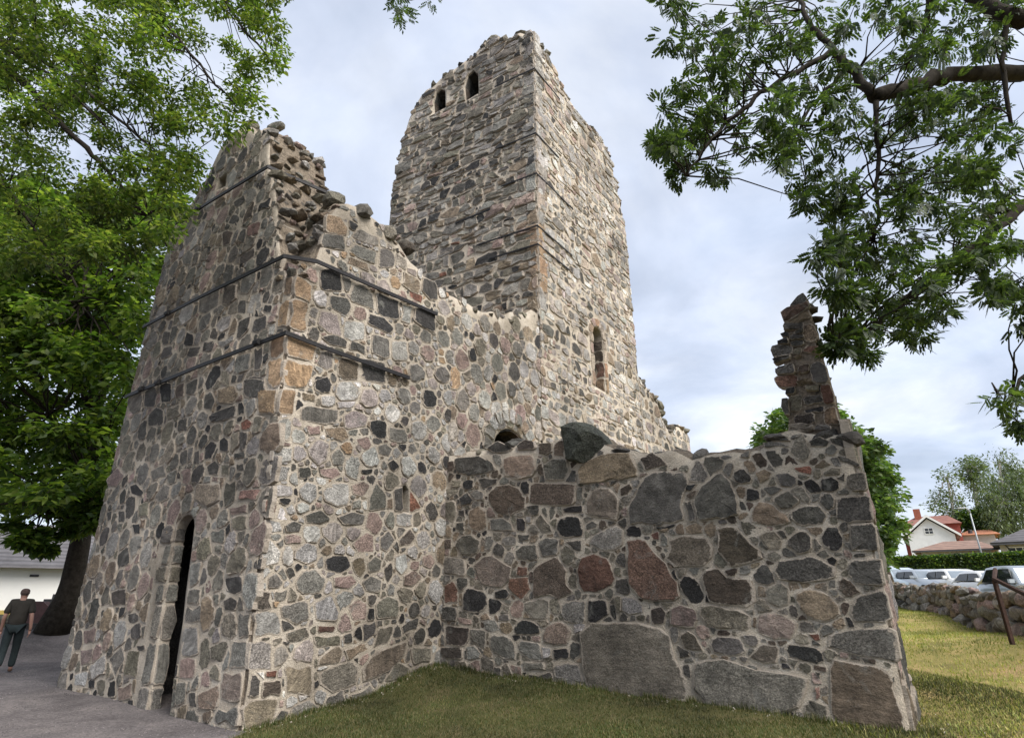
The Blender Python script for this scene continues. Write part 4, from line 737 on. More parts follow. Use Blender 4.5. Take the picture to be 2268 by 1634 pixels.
# sandstone dressings of the lancet window
side=[(7.55,8.05,'OP'),(8.05,8.6,'OL'),(8.6,9.0,'P'),(9.0,9.35,'OL')]
for k,(v0,v1,cc) in enumerate(side):
    for s,(a,b) in enumerate(((10.05,10.25),(10.93,11.14))):
        c2=cc if s==0 else ('O','RO','OL','OL')[k]
        V,F=quoin_box(FR,a,b,v0+.01,v1-.01,.035,r); WT.add(V,F,stonecol(c2,r),'window_jamb',keep=True)
    rv=lambda s_,v_,w_: FR(10.93-w_,v_,-s_)
    V,F=quoin_box(rv,.0,.31,v0+.01,v1-.01,.02,r); WT.add(V,F,stonecol(('OB','RB','B','B')[k],r),'window_jamb',keep=True)  # reveal stones coloured darker, putting the recess shade into them
for k in range(5):
    a0,a1=math.pi*k/5+.03,math.pi*(k+1)/5-.03; P=[(10.59+rr*math.cos(a),9.36+rr*1.05*math.sin(a)) for rr,a in ((.345,a0),(.58,a0),(.6,(a0+a1)/2),(.58,a1),(.345,a1))]
    V,F=stone_geo(P,FR,.035,r,12,q=.1); WT.add(V,F,stonecol(('OL','OL','RO','P','PO')[k],r),'window_arch_stone',keep=True)
# corner quoins
v=8.9
while v<19.1:
    h=r.uniform(.35,.7); 
    V,F=quoin_box(FT,.0,r.uniform(.25,.5),v+.012,v+h-.012,.03,r); WT.add(V,F,stonecol('OB' if 9.3<v<11.2 else pick([('G',3),('N',3),('LG',2),('T',1)],r),r),'quoin')
    V,F=quoin_box(FR,7.15,7.15+r.uniform(.3,.6),v+.012,v+h-.012,.03,r); WT.add(V,F,stonecol('O' if 9.3<v<11.2 else pick(PAL_RT,r),r),'quoin')
    v+=h
WT.finish(300)
for v,l1,l2 in ((17.7,1.5,1.5),(15.0,1.3,1.3),(13.45,1.2,2.1),(11.58,2.2,1.9),(10.95,1.6,1.7)):
    band(tow,'iron_band',[FT(l1,v+.02,.07),FT(-.03,v,.07),FR(7.15+l2,v,.045)],.045,.02)
band(tow,'iron_band',[FT(2.9,12.7,.08),FT(1.6,12.75,.08)],.06,.03)
# --- wall beyond the tower ------------------------------------------------------------------
far=empty('nave_wall',tuple(FR(13.65,0)*[1,1,0]),'sunlit broken stretch of nave wall stepping down beyond the tower window','ruined wall')
WF=Wall(far)
Ftop=interp([(13.6,9.0),(14.0,8.85),(14.66,8.65),(15.3,8.45),(15.7,7.7),(16.2,7.45),(16.9,7.75),(17.5,8.0),(18.2,7.9),(18.5,7.75)])
slab('mortar_core',FR,13.66,18.45,-.6,Ftop,1.1,.3,.35,.02,far,seed=8)
lay(WF,FR,courses((13.68,18.45,3.8,8.9),lambda u,v:v<Ftop(u)-.05,(.22,.5),[],.035,48,.1,(.6,1.6)),PAL_RT,58,(.01,.04),n=8)
coping(WF,FR,Ftop,13.8,18.4,1.,.38,.2,PAL_L,65)
for u,v,w,sz in ((15.75,8.35,-.3,(.6,.4,.24)),(16.1,8.15,-.6,(.5,.4,.22)),(15.6,8.0,-.3,(.5,.4,.25)),(16.0,7.7,-.4,(.5,.4,.2))):
    V,F=boulder_geo(FR(u,v,w),sz,r,sub=2); WF.add(V,F,stonecol('N',r),'capstone',keep=True)
WF.finish(300)
band(far,'iron_band',[FR(16.6,6.9,.06),FR(18.5,6.95,.06)],.06,.03)
# --- low foreground wall with the spur -------------------------------------------------------
low=empty('foreground_wall',tuple(FW(0,0)*[1,1,0]),'low thick wall of huge dark boulders with a pointed masonry spur on its end','ruined wall')
WW=Wall(low)
wp=[(960,1020),(1010,1003),(1080,998),(1150,985),(1215,985),(1250,965),(1310,965),(1345,990),(1420,1000),(1470,1005),(1510,1008),(1532,1012),(1560,1003),(1620,1004),(1680,995),(1700,975),(1740,960),(1880,962),(1900,1005),(1912,1028),(1925,1040)]
Wtop=interp([FW.inv(*p) for p in wp])
uE=FW.inv(1985,1500)[0]+.03
Wslab=slab('mortar_core',FW,-.1,uE,-.5,Wtop,1.1,.12,.16,.02,low,kt=5,seed=9,dome=.1)
Wtr=[]
for k,tx in ((1,W1),(2,W2),(3,W3),(4,W4),(5,W5),(6,W6)): Wtr+=traced(k,tx,FW)
lay_traced(WW,FW,Wtr,33,(.018,.045))
lay(WW,FW,pack((.02,uE-.05,.0,4.4),lambda u,v:v<Wtop(u)-.2,[(.17,4),(.12,6),(.08,5),(.045,2)],[P for _,P in Wtr],.016,1.05,49),PAL_W,59,(.006,.03))
FE=Face(FW(uE,0),dR,-dL)
lay(WW,FE,pack((.02,1.08,-.1,3.3),lambda u,v:True,[(.3,5),(.2,5),(.12,5)],[],.03,1.,50),PAL_L,60,(.015,.04))
V,F=boulder_geo(FW(*FW.inv(1287,990),-.1),(.6,.45,.4),np.random.default_rng(8),rot=(.1,.3,.75),sub=3,cuts=10,lims=(.6,.86)); WW.add(V,F,np.array([.075,.08,.066]),'capstone',keep=True)
for px,py,w_,sz,cc in ((1430,1004,-.35,(.3,.25,.07),'D'),(1375,1000,-.3,(.35,.3,.1),'D'),(1545,1004,-.15,(.16,.14,.12),'G'),(1610,1012,-.1,(.15,.12,.07),'LG'),(1640,1000,-.4,(.2,.2,.08),'N'),(1130,985,-.12,(.22,.16,.1),'D'),(1120,975,-.4,(.25,.2,.12),'D'),(1060,1000,-.15,(.2,.15,.08),'N'),(1720,968,-.2,(.35,.2,.07),'D'),(1770,962,-.25,(.3,.2,.08),'G'),(1830,962,-.2,(.3,.2,.1),'D'),(1880,970,-.1,(.2,.2,.12),'D')):
    V,F=boulder_geo(FW(*FW.inv(px,py),w_),sz,r,rot=(r.uniform(-.2,.2),r.uniform(-.2,.2),.6+r.uniform(-.4,.4)),sub=2); WW.add(V,F,stonecol(cc,r),'coping_stone',keep=True)
# spur: tapering core with its own rough stones
SPo=[(1742,965),(1742,870),(1732,800),(1728,770),(1742,722),(1748,695),(1768,672),(1782,668),(1790,690),(1800,745),(1828,835),(1846,905),(1864,965)]
SP=[FW.inv(*p) for p in SPo]
FS=Face(FW(0,0)-nL*.12,-dL,nL)
m=MB(); n=len(SP); c=np.mean(SP,0); lp=np.array(low.location)
m.add([FS(u,v,.0)-lp for u,v in SP]+[FS(c[0]+(u-c[0])*.9,v-.03,-.75)-lp for u,v in SP],[tuple(range(n)),tuple(range(2*n-1,n-1,-1))]+[(i,i+n,(i+1)%n+n,(i+1)%n) for i in range(n)])
m.build('spur_core',CORE,low)
r9=np.random.default_rng(91)
for col,P in traced(9,W9.replace('R ','RB ').replace('RT ','T ').replace('RO ','OB '),FS):
    P=P.mean(0)+(P-P.mean(0))*1.13
    V,F=stone_geo(P,FS,r9.uniform(.025,.085),r9,12,depth=.12,q=.15); WW.add(V,F,stonecol(col,r9),'spur_stone',keep=True)
for sideu,dirn in ((1,-dL),(-1,dL)):     # both flanks and the ragged outline
    pts=SP[7:] if sideu>0 else SP[:7][::-1]
    V_=np.array(sorted([(q[1],q[0]) for q in pts])); v=V_[0,0]
    while v<V_[-1,0]-.05:
        h=r9.uniform(.09,.2); ue=float(np.interp(v+h/2,V_[:,0],V_[:,1]))
        for d_ in (.22,.55):
            V,F=boulder_geo(FS(ue-sideu*(.1+.04*d_),v+h/2,-d_+.05),(r9.uniform(.12,.18),r9.uniform(.16,.24),h*.56),r9,rot=(r9.uniform(-.12,.12),r9.uniform(-.12,.12),-aR+r9.uniform(-.2,.2)),sub=1)
            WW.add(V,F,stonecol(pick([('D',3),('B',3),('RB',1),('T',3),('N',4)],r9),r9),'spur_stone',keep=True)
        v+=h*.95
V,F=boulder_geo(FS(*FS.inv(1776,672),-.2),(.14,.26,.12),r9,rot=(.2,.5,-aR),sub=2); WW.add(V,F,stonecol('D',r9),'spur_stone',keep=True)
WW.finish(330)
for o in (blk,tow,far,low): o['kind']='thing'
# ---------------------------------------------------------------- vegetation
def limb_path(a,b,sag,r,n=6,wob=.12):
    a=np.asarray(a,float); b=np.asarray(b,float); L=np.linalg.norm(b-a); P=[]
    for i in range(n+1):
        t=i/n; p=a+(b-a)*t; p=p+ZU*sag*L*math.sin(math.pi*t)*1.0+(r.normal(0,wob*L/n,3) if 0<i<n else 0); P.append(p)
    return P
def leaf_quads(P,D,Nn,Ln,Wd,fold=.25):
    """folded leaf, 4 points: base, side, tip, side"""
    S=np.cross(D,Nn); S/=np.maximum(np.linalg.norm(S,axis=1,keepdims=True),1e-9)
    b=P; t=P+D*Ln[:,None]; m=P+D*(Ln*.48)[:,None]; l=m+S*Wd[:,None]+Nn*(Wd*fold)[:,None]; q=m-S*Wd[:,None]+Nn*(Wd*fold)[:,None]
    V=np.stack([b,l,t,q],1).reshape(-1,3); k=len(P); i=np.arange(k)*4
    F=np.concatenate([np.stack([i,i+1,i+2],1),np.stack([i,i+2,i+3],1)]); return V,F
def unit(a): return a/np.maximum(np.linalg.norm(a,axis=-1,keepdims=True),1e-9)
def simple_leaves(centres,rads,per,ln,r,flat=.55,droop=.35,aspect=.3,m=None):
    Vs=[];Fs=[];k=0
    for c,R in zip(centres,rads):
        n=max(4,int(per*r.uniform(.7,1.3))); u=unit(r.normal(0,1,(n,3)))*(r.random((n,1))**.45)*R; u[:,2]*=flat
        P=c+u; D=r.normal(0,1,(n,3)); D[:,2]=D[:,2]*.35-droop; D+=unit(u)*.6; D=unit(D); Nn=r.normal(0,.45,(n,3)); Nn[:,2]+=1; Nn=unit(Nn-D*(Nn*D).sum(1,keepdims=True))
        L=ln*r.uniform(.6,1.35,n); V,F=leaf_quads(P,D,Nn,L,L*aspect); Vs.append(V); Fs.append(F+k); k+=len(V)
    return np.vstack(Vs),np.vstack(Fs)
def pinnate_leaves(centres,rads,per,ln,r,pairs=4,flat=.7,droop=.5,lw=.17):
    """ash-like leaf: leaflets in pairs along a stalk and one at the tip"""
    Vs=[];Fs=[];k=0
    for c,R in zip(centres,rads):
        n=max(3,int(per*r.uniform(.7,1.3))); u=unit(r.normal(0,1,(n,3)))*(r.random((n,1))**.5)*R; u[:,2]*=flat
        P=c+u; D=unit(u)*.35+r.normal(0,.75,(n,3)); D[:,2]-=droop; D=unit(D); Nn=r.normal(0,.4,(n,3)); Nn[:,2]+=1; Nn=unit(Nn-D*(Nn*D).sum(1,keepdims=True)); S=np.cross(D,Nn)
        L=ln*r.uniform(.7,1.3,n)
        for j in range(pairs):
            f=.25+.65*j/pairs
            for s in (-1,1):
                q=P+D*(L*f)[:,None]-ZU*(L*.12*f*f)[:,None]; dd=unit(D*.75+S*s*.8-ZU*.15); l2=L*.42*(1-.25*abs(f-.5)); V,F=leaf_quads(q,dd,Nn,l2,l2*lw); Vs.append(V); Fs.append(F+k); k+=len(V)
        q=P+D*(L*.9)[:,None]-ZU*(L*.1)[:,None]; l2=L*.42; V,F=leaf_quads(q,unit(D-ZU*.2),Nn,l2,l2*lw); Vs.append(V); Fs.append(F+k); k+=len(V)
    return np.vstack(Vs),np.vstack(Fs)
def in_poly(poly,n,r,gaps=()):
    P=np.array(poly,float); lo,hi=P.min(0),P.max(0); out=[]
    while len(out)<n:
        p=lo+(hi-lo)*r.random(2)
        if inside(P,p) and not any(((p[0]-g[0])/g[2])**2+((p[1]-g[1])/g[3])**2<1 for g in gaps): out.append(p)
    return np.array(out)
def kmeans(X,k,r,it=8):
    c=X[r.choice(len(X),k,replace=False)].copy()
    for _ in range(it):
        l=np.linalg.norm(X[:,None]-c[None],axis=2).argmin(1)
        for i in range(k):
            if (l==i).any(): c[i]=X[l==i].mean(0)
    return c,l
def spline(q,k,r,wob):
    P=[2*q[0]-q[1]]+list(q)+[2*q[-1]-q[-2]]; out=[]
    for i in range(1,len(P)-2):
        a,b,c,d=P[i-1:i+3]
        for j in range(k):
            t=j/k; p=.5*((2*b)+(c-a)*t+(2*a-5*b+4*c-d)*t*t+(3*b-a-3*c+d)*t**3); out.append(p+(r.normal(0,wob,3) if out else 0))
    return out+[q[-1]]
def tree(name,label,group,base,trunk,centres,rads,leafdata,leafm,bark,r,nl=10,r0=.35,sag=.06,extra=None,twig=.02,limbr=.35):
    root=empty(name,tuple(base),label,'tree',group); b=np.asarray(base,float)
    mb=MB(); tp=[np.asarray(p,float)-b for p in trunk]; n=len(tp)
    if n>1: mb.tube(tp,[r0*(1.25 if i==0 else 1)*(1-.55*i/max(1,n-1)) for i in range(n)],12)
    nodes=[tp[-1]]
    lm=MB()
    if extra:
        for pts,ra,rb in extra:
            q=[np.asarray(p,float)-b for p in pts]; q=spline(q,5,r,.012*(1+ra*6)); lm.tube(q,list(np.linspace(ra*.85,rb*.85,len(q))*(1+r.normal(0,.05,len(q)))),9); nodes+=q[1:]
    C=np.asarray(centres)-b
    if nl and len(C)>nl:
        kc,_=kmeans(C,nl,r)
        for c in kc:
            a=tp[-1] if n==1 else tp[max(0,min(n-1,int(r.integers(max(1,n-3),n))))]
            if extra: a=min(nodes,key=lambda q:np.linalg.norm(q-c))
            P=limb_path(a,c,sag,r); lm.tube(P,list(np.linspace(r0*limbr,r0*.08+.008,len(P))),7); nodes+=P[1:]
    ND=np.array(nodes); tw=MB()
    for c in C:
        a=ND[np.linalg.norm(ND-c,axis=1).argmin()]
        if np.linalg.norm(a-c)>.15: P=limb_path(a,c,.04,r,4); tw.tube(P,list(np.linspace(twig,twig*.35,len(P))),5,False)
    if mb.v: mb.build('trunk',bark,root,True)
    if lm.v: lm.build('limbs',bark,root,True)['kind']='stuff'
    if tw.v: tw.build('twigs',bark,root,True)['kind']='stuff'
    V,F=leafdata; o=link('crown',fastmesh('crown',V-b,F,leafm),None,root); return root
def atd(pts,depths): return np.array([at(p[0],p[1],d) for p,d in zip(pts,depths)])
# --- ash tree whose boughs hang in from the right (trunk stands outside the frame)
r=np.random.default_rng(301)
ell=[(1530,40,70,45),(1500,110,45,40),(1560,150,60,45),(1490,230,45,40),(1540,240,60,50),(1470,300,40,35),(1460,330,25,25),(1530,330,50,45),(1510,400,30,25),(1580,400,30,25),(1560,300,40,40),(1620,60,70,60),(1700,50,80,50),(1640,150,70,60),
 (1720,140,80,60),(1620,210,60,40),(1700,270,50,60),(1660,320,45,40),(1720,350,55,45),(1760,310,50,50),(1790,230,70,60),(1800,60,90,60),(1820,150,70,60),(1780,400,60,45),(1830,330,60,60),(1850,430,50,40),(1860,260,60,50),(1790,450,40,30),(1840,480,50,40),
 (1920,60,80,50),(1980,130,70,50),(2010,40,60,35),(2060,90,60,45),(2120,40,70,50),(2160,110,70,50),(2230,90,60,60),(2230,30,50,40),(1990,240,70,50),(1930,300,60,50),(2060,220,70,40),(2130,230,60,40),(2200,230,60,50),(2040,300,50,40),(1960,390,50,45),(2120,300,50,40),(2190,310,50,50),(2240,350,40,60),
 (2080,380,50,40),(2140,420,50,45),(2030,440,50,40),(1900,540,60,40),(1850,560,50,35),(1960,500,50,40),(1820,570,30,20),(1880,620,50,40),(1950,600,50,40),(2020,560,60,40),(2090,500,60,40),(2160,480,50,45),(2220,440,50,50),(1840,650,40,25),(1900,680,50,30),(1960,680,50,35),(2040,640,50,35),
 (2110,600,50,40),(2180,560,50,40),(2240,540,40,50),(1880,720,45,30),(1820,760,40,25),(1860,770,45,25),(1930,740,45,30),(2000,720,50,30),(2080,690,40,25),(2030,750,40,25),(1910,790,20,15),(2230,640,40,40),(2250,700,30,40),(2200,650,40,30),(2240,900,50,35),(2255,950,20,18),(2180,380,50,40),(1890,200,60,50)]
C=[];Rd=[]
for (cx,cy,rx,ry) in ell:
    k=4 if rx>45 else 3
    if cx<1905 and cy>600: cx+=22; cy-=6
    for _ in range(k):
        dd=r.uniform(5.6,8.6); C.append(at(cx+r.uniform(-.75,.75)*rx,cy-16+r.uniform(-.75,.75)*ry,dd)); Rd.append(.46*min(rx,ry*1.3)/FPX*dd+.04)
C=np.array(C); Rd=np.array(Rd)
ex=[([at(2420,150,7.4),at(2268,160,7.2),at(2130,166,7.),at(2030,188,6.9),at(1935,215,6.8)],.17,.12),([at(1935,215,6.8),at(1885,150,6.8),at(1850,115,6.9),at(1800,60,7.),at(1770,0,7.2)],.09,.04),
 ([at(1850,115,6.9),at(1780,150,6.9),at(1690,205,6.8),at(1620,265,6.8),at(1560,330,6.7),at(1520,390,6.7)],.06,.02),([at(1880,150,6.8),at(1800,230,7.),at(1770,300,7.)],.045,.015),
 ([at(1940,225,6.8),at(1945,330,6.9),at(1945,430,6.9),at(1935,530,7.)],.05,.02),([at(2420,370,8.),at(2268,455,7.8),at(2190,520,7.6),at(2100,590,7.5),at(2010,660,7.4),at(1930,725,7.3),at(1850,765,7.2)],.11,.02),
 ([at(2420,-20,6.5),at(2268,40,6.4),at(2190,15,6.5),at(2080,-60,6.6)],.2,.1),([at(2230,25,6.4),at(2225,160,6.6),at(2240,280,6.8)],.05,.03),([at(2060,-30,6.7),at(2050,60,7.),at(2010,140,7.)],.06,.03),([at(2400,680,7.),at(2300,800,7.),at(2220,905,7.)],.05,.015)]
tree('ash_tree','ash tree with feathery leaves whose heavy boughs overhang from the upper right',None,(10.5,4.6,float(terr(10.5,4.6))),[(10.5,4.6,.5),(10.3,4.7,3.),(9.6,5.,5.),(9.3,5.2,6.5),(8.6,5.8,8.)],C,Rd,
  pinnate_leaves(C,Rd*1.12,27,.155,r,5,.8,.5,.21),LEAF_ASH,BARKD,r,nl=0,r0=.42,extra=ex,twig=.014)
# the sprig hanging into the top of the picture
pc=np.array([at(885,20,6.),at(880,8,6.1),at(892,35,5.9),at(955,0,6.),at(870,-30,6.)]); 
tree('hanging_sprig','small leafy twig hanging into view at the top above the tower',None,tuple(at(905,-120,6.)),[at(905,-120,6.),at(900,-60,6.),at(888,0,6.)],pc,[.07]*5,pinnate_leaves(pc,[.09]*5,9,.17,r),LEAF_ASH,BARK,r,nl=0,r0=.012,twig=.006)
# --- tree overhanging from the upper left
r=np.random.default_rng(302)
poly=[(-60,-40),(645,-40),(632,60),(622,140),(590,215),(555,255),(505,300),(470,290),(455,350),(430,400),(395,470),(385,520),(300,560),(-60,600)]
gaps=[(400,150,45,35),(375,140,30,50),(300,275,50,42),(445,305,28,30),(110,430,70,40),(165,375,40,25),(345,445,35,20),(550,80,28,22),(250,330,40,20),(505,235,20,25),(60,400,30,30)]
pp=in_poly(poly,300,r,gaps); dd=r.uniform(7.,10.5,len(pp)); C=atd(pp,dd); Rd=r.uniform(.2,.42,len(pp))
ex=[([at(-250,-250,8.),at(-60,60,8.4),at(60,190,8.6),at(150,290,8.8),at(220,360,9.),at(290,440,9.2),at(370,545,9.4)],.1,.02),([at(-60,60,8.4),at(120,150,8.6),at(280,280,8.8),at(400,380,9.)],.06,.015),([at(-200,200,8.),at(0,400,8.4),at(60,480,8.6),at(150,620,8.8)],.06,.015),
 ([at(200,-250,8.),at(330,-20,8.4),at(420,120,8.6),at(520,230,8.8)],.07,.015),([at(450,-200,8.),at(500,0,8.4),at(570,100,8.6),at(615,150,8.7)],.05,.012),([at(0,100,8.3),at(160,210,8.6),at(270,330,8.8),at(330,480,9.)],.04,.012)]
b=(-12.5,4.,0.)
tree('elm_tree','leafy green tree whose drooping branches fill the upper left sky above the gable',None,b,[b,(-12.4,4.2,3),(-12,4.7,6),(-11.2,5.6,8.5)],C,Rd,simple_leaves(C,Rd,150,.105,r,.7,.5,.2),LEAF_OVER,BARKD,r,nl=0,r0=.45,extra=ex,twig=.012)
# --- horse chestnut behind the gable
r=np.random.default_rng(303)
bt=at(118,1385,19.); bt[2]=float(terr(bt[0],bt[1]))-.05
poly=[(-120,380),(420,440),(400,560),(340,700),(300,850),(260,1000),(225,1100),(190,1120),(150,1130),(110,1150),(60,1140),(20,1130),(-120,1140)]
gaps=[(240,700,30,18),(225,905,14,16),(300,760,14,10),(90,700,28,14),(170,860,16,10)]
pp=in_poly(poly,400,r,gaps); dd=r.uniform(15.,23.5,len(pp)); C=atd(pp,dd); Rd=r.uniform(.5,.95,len(pp))
xtra=atd(in_poly([(150,1080),(250,1060),(235,1130),(200,1190),(165,1200),(130,1160)],26,r),r.uniform(16.5,18.3,26)); C=np.vstack([C,xtra]); Rd=np.r_[Rd,[.5]*26]
low_=atd(np.array([(60,1200),(95,1205),(40,1190),(80,1175),(120,1180),(30,1160),(100,1215)]),[16.5,16.8,16.3,17,17.2,16.8,17]); C=np.vstack([C,low_]); Rd=np.r_[Rd,[.32]*7]
tr=[bt,bt+[.15,.1,1.],at(160,1290,19.),at(178,1200,19.1),at(190,1110,19.2),at(205,950,19.4),at(225,800,19.6)]
tree('chestnut_tree','big dark horse chestnut with thick leaning trunk beside the gable ruin',None,tuple(bt),tr,C,Rd,simple_leaves(C,Rd,150,.25,r,.5,.5,.27),LEAF_CHEST,BARKD,r,nl=14,r0=.38,twig=.035)
# --- maple behind the low wall and spur
r=np.random.default_rng(304)
poly=[(1680,1000),(1690,960),(1715,930),(1745,900),(1835,895),(1870,935),(1900,965),(1940,975),(1975,1015),(1975,1060),(1995,1120),(1998,1160),(1975,1195),(1975,1225),(1955,1250),(1935,1260),(1900,1150),(1880,1020),(1690,1010)]
pp=in_poly(poly,230,r); dd=r.uniform(25.,31,len(pp)); C=atd(pp,dd); Rd=r.uniform(.35,.75,len(pp))
hid=atd(in_poly([(1700,1000),(1880,1000),(1950,1240),(1800,1240)],40,r),r.uniform(25,31,40)); C=np.vstack([C,hid]); Rd=np.r_[Rd,[.8]*40]
bt=at(1976,1300,30.); bt[2]=float(terr(bt[0],bt[1]))
tree('maple_tree','round mid green maple standing behind the pointed spur of the low wall',None,tuple(bt),[bt,bt+[-.1,0,1.2],bt+[-.5,0,2.6],bt+[-1.4,0,4.2]],C,Rd,simple_leaves(C,Rd,95,.25,r,.6,.5,.32),LEAF_MID,BARK,r,nl=12,r0=.22,twig=.02)
# --- far trees behind the houses
def fartree(name,label,poly,Y,dY,n,rad,per,ln,px,seed,droop=.4,flat=.8,asp=.3,m=LEAF_FAR,bark=BIRCHBARK,nl=6):
    r=np.random.default_rng(seed); pp=in_poly(poly,n,r); C=atd(pp,r.uniform(Y-dY,Y+dY,n)); Rd=rad*r.uniform(.6,1.2,n)
    b=at(px[0],px[1],Y); b[2]=3.
    t=[b,b+(at(px[2],px[3],Y)-b)*.5+r.normal(0,.3,3),at(px[2],px[3],Y)]
    tree(name,label,'trees behind the houses',tuple(b),t,C,Rd,simple_leaves(C,Rd,per,ln,r,flat,droop,asp),m,bark,r,nl=nl,r0=.3,twig=.05,limbr=.5)
fartree('birch_tree','sparse pale birch with open crown behind the white gabled house',[(2058,1110),(2075,1050),(2105,1038),(2125,1060),(2130,1100),(2140,1140),(2110,1150),(2080,1140)],92,3,30,1.5,60,.42,(2105,1175,2098,1060),311)
fartree('birch_tree','tall windswept birch between the sparse birch and the weeping tree',[(2122,1030),(2135,1015),(2165,1018),(2180,1040),(2170,1090),(2160,1110),(2140,1070)],95,3,30,1.6,70,.42,(2165,1175,2148,1030),312)
fartree('weeping_birch','broad weeping birch with hanging curtains of leaves at the right edge',[(2175,1080),(2180,1030),(2200,1000),(2225,1020),(2300,1060),(2320,1180),(2195,1178),(2178,1140)],84,4,85,1.7,150,.5,(2225,1185,2210,1020),313,droop=1.6,flat=1.5,asp=.16)
fartree('dark_spruce','dark evergreen mass behind the orange roof',[(2125,1140),(2150,1130),(2185,1120),(2200,1165),(2150,1172),(2120,1172)],88,2,24,1.3,130,.5,(2160,1180,2160,1135),314,m=LEAF_HEDGE,bark=BARKD)
# little plant growing on the wall top
r=np.random.default_rng(315); c=FW(*FW.inv(1597,1003),-.55)
V,F=simple_leaves([c+[0,0,.02]],[.1],60,.09,r,.6,-1.3,.12); tag(link('wall_weed',fastmesh('wall_weed',V,F,LEAF_MID)),'tiny spiky weed growing on the mortar top of the low wall','plant')
# --- hedge behind the cars
r=np.random.default_rng(316)
ha,hb=at(1985,1262,44.),at(2330,1275,38.); hz=[1.9,1.9]
hroot=empty('hedge',(float((ha[0]+hb[0])/2),float((ha[1]+hb[1])/2),2.),'long clipped green hedge behind the parked cars','hedge')
hd=(hb-ha)*[1,1,0]; hL=np.linalg.norm(hd); hd/=hL; hn=np.cross(hd,ZU); n=24000
s=r.random(n)*hL; top=1.6+(CAMH*0+ (1318-1237)/1380*44); t_=r.random(n); ww=r.uniform(-.55,.55,n); zt=4.05+.03*(s-hL/2)*0
zz_=np.where(t_<.35,zt,1.5+(zt-1.5)*r.random(n)); ww=np.where(t_<.35,ww,np.sign(ww)*.55)+r.normal(0,.05,n)
P=(ha*[1,1,0])+hd*s[:,None]+hn*ww[:,None]+ZU*(zz_+r.normal(0,.05,n))[:,None]
D=unit(r.normal(0,1,(n,3))+hn*0); Nn=unit(r.normal(0,1,(n,3))+ZU*.8); Nn=unit(Nn-D*(Nn*D).sum(1,keepdims=True)); V,F=leaf_quads(P,D,Nn,np.full(n,.16),np.full(n,.06))
o=link('foliage',fastmesh('foliage',V-np.array(hroot.location),F,LEAF_HEDGE),None,hroot); o['kind']='stuff'
mb=MB(); q=[(ha*[1,1,0])+hd*a+hn*b_+ZU*c_-np.array(hroot.location) for a in (0,hL) for b_,c_ in ((-.5,1.),(.5,1.),(.5,3.98),(-.5,3.98))]; mb.add(q,[(0,1,2,3),(7,6,5,4),(0,4,5,1),(1,5,6,2),(2,6,7,3),(3,7,4,0)])
mb.build('stems',m_plain('hedge_inside',(.02,.03,.01),.95),hroot)
# --- lawn blades
def blades(name,n,region,ln,wd,m,seed,dens=None):
    r=np.random.default_rng(seed); x0,x1,y0,y1=region; X=r.uniform(x0,x1,n); Y=r.uniform(y0,y1,n)
    keep=(gravel_f(X,Y)+r.normal(0,.16,n)<.45)
    # not inside the walls
    rel=np.stack([X,Y],1)-A0[:2]; uR=rel@dR[:2]; wR=rel@nR[:2]; uL=rel@dL[:2]
    keep&=~((wR<.02)&(uL<8)&(uR>-.02)&(uR<19))
    rw=np.stack([X,Y],1)-JW[:2]; uW=rw@(-dL[:2]); wW=rw@nL[:2]; keep&=~((uW>-.1)&(uW<uE+.03)&(wW<.03)&(wW>-1.13))
    pn=np.array([noise.noise(Vector((a*.8,b*.8,seed)))+.5*noise.noise(Vector((a*2.9,b*2.9,seed))) for a,b in zip(X,Y)])
    keep&=(pn+r.normal(0,.28,n)>-.42)
    # inside the camera's reach only
    keep&=(np.abs(X)<Y*.98+1.5)
    X,Y=X[keep],Y[keep]; n=len(X); Z=terr(X,Y); L=ln*r.uniform(.5,1.5,n); a=r.uniform(0,6.283,n); le=r.uniform(.1,.9,n)
    B=np.stack([X,Y,Z-.004],1); sd_=np.stack([np.cos(a),np.sin(a),0*a],1); fd=np.stack([-np.sin(a),np.cos(a),0*a],1)
    T=B+fd*(L*le)[:,None]+ZU*(L*np.sqrt(1-.6*le*le))[:,None]; w_=wd*r.uniform(.7,1.4,n)
    V=np.stack([B-sd_*w_[:,None],B+sd_*w_[:,None],T],1).reshape(-1,3); F=np.arange(3*n).reshape(-1,3)
    return fastmesh(name,V,F,m)
tag(link('lawn_grass',blades('lawn_grass',330000,(-4.,6.5,5.2,12.),.03,.004,GRASSM,401)),'short green lawn at the foot of the walls','grass',kind='stuff')
tag(link('dry_sunlit_grass',blades('dry_sunlit_grass',210000,(3.6,20,6.,31),.045,.008,GRASSY,402)),'dry yellowish lawn, coloured sunlit, sloping up to the dry stone wall','grass',kind='stuff')
# taller tufts where the mower does not reach, along the wall foot
r=np.random.default_rng(405); PT=[]
for _ in range(260):
    c=FR(r.uniform(.1,3.6),0,abs(r.normal(0,.05))+.03) if r.random()<.4 else FW(r.uniform(.0,uE+.3),0,abs(r.normal(0,.06))+.04)
    PT+= [c[:2]+r.normal(0,.04,2) for _k in range(int(r.integers(6,30)))]
PT=np.array(PT); n=len(PT); L=r.uniform(.03,.11,n); a=r.uniform(0,6.283,n); le=r.uniform(.1,.6,n); B=np.stack([PT[:,0],PT[:,1],terr(PT[:,0],PT[:,1])-.005],1)
sd_=np.stack([np.cos(a),np.sin(a),0*a],1); fd=np.stack([-np.sin(a),np.cos(a),0*a],1); T=B+fd*(L*le)[:,None]+ZU*L[:,None]
tag(link('foot_grass',fastmesh('foot_grass',np.stack([B-sd_*.005,B+sd_*.005,T],1).reshape(-1,3),np.arange(3*n).reshape(-1,3),GRASSM)),'tufts of longer grass along the foot of the walls','grass',kind='stuff')
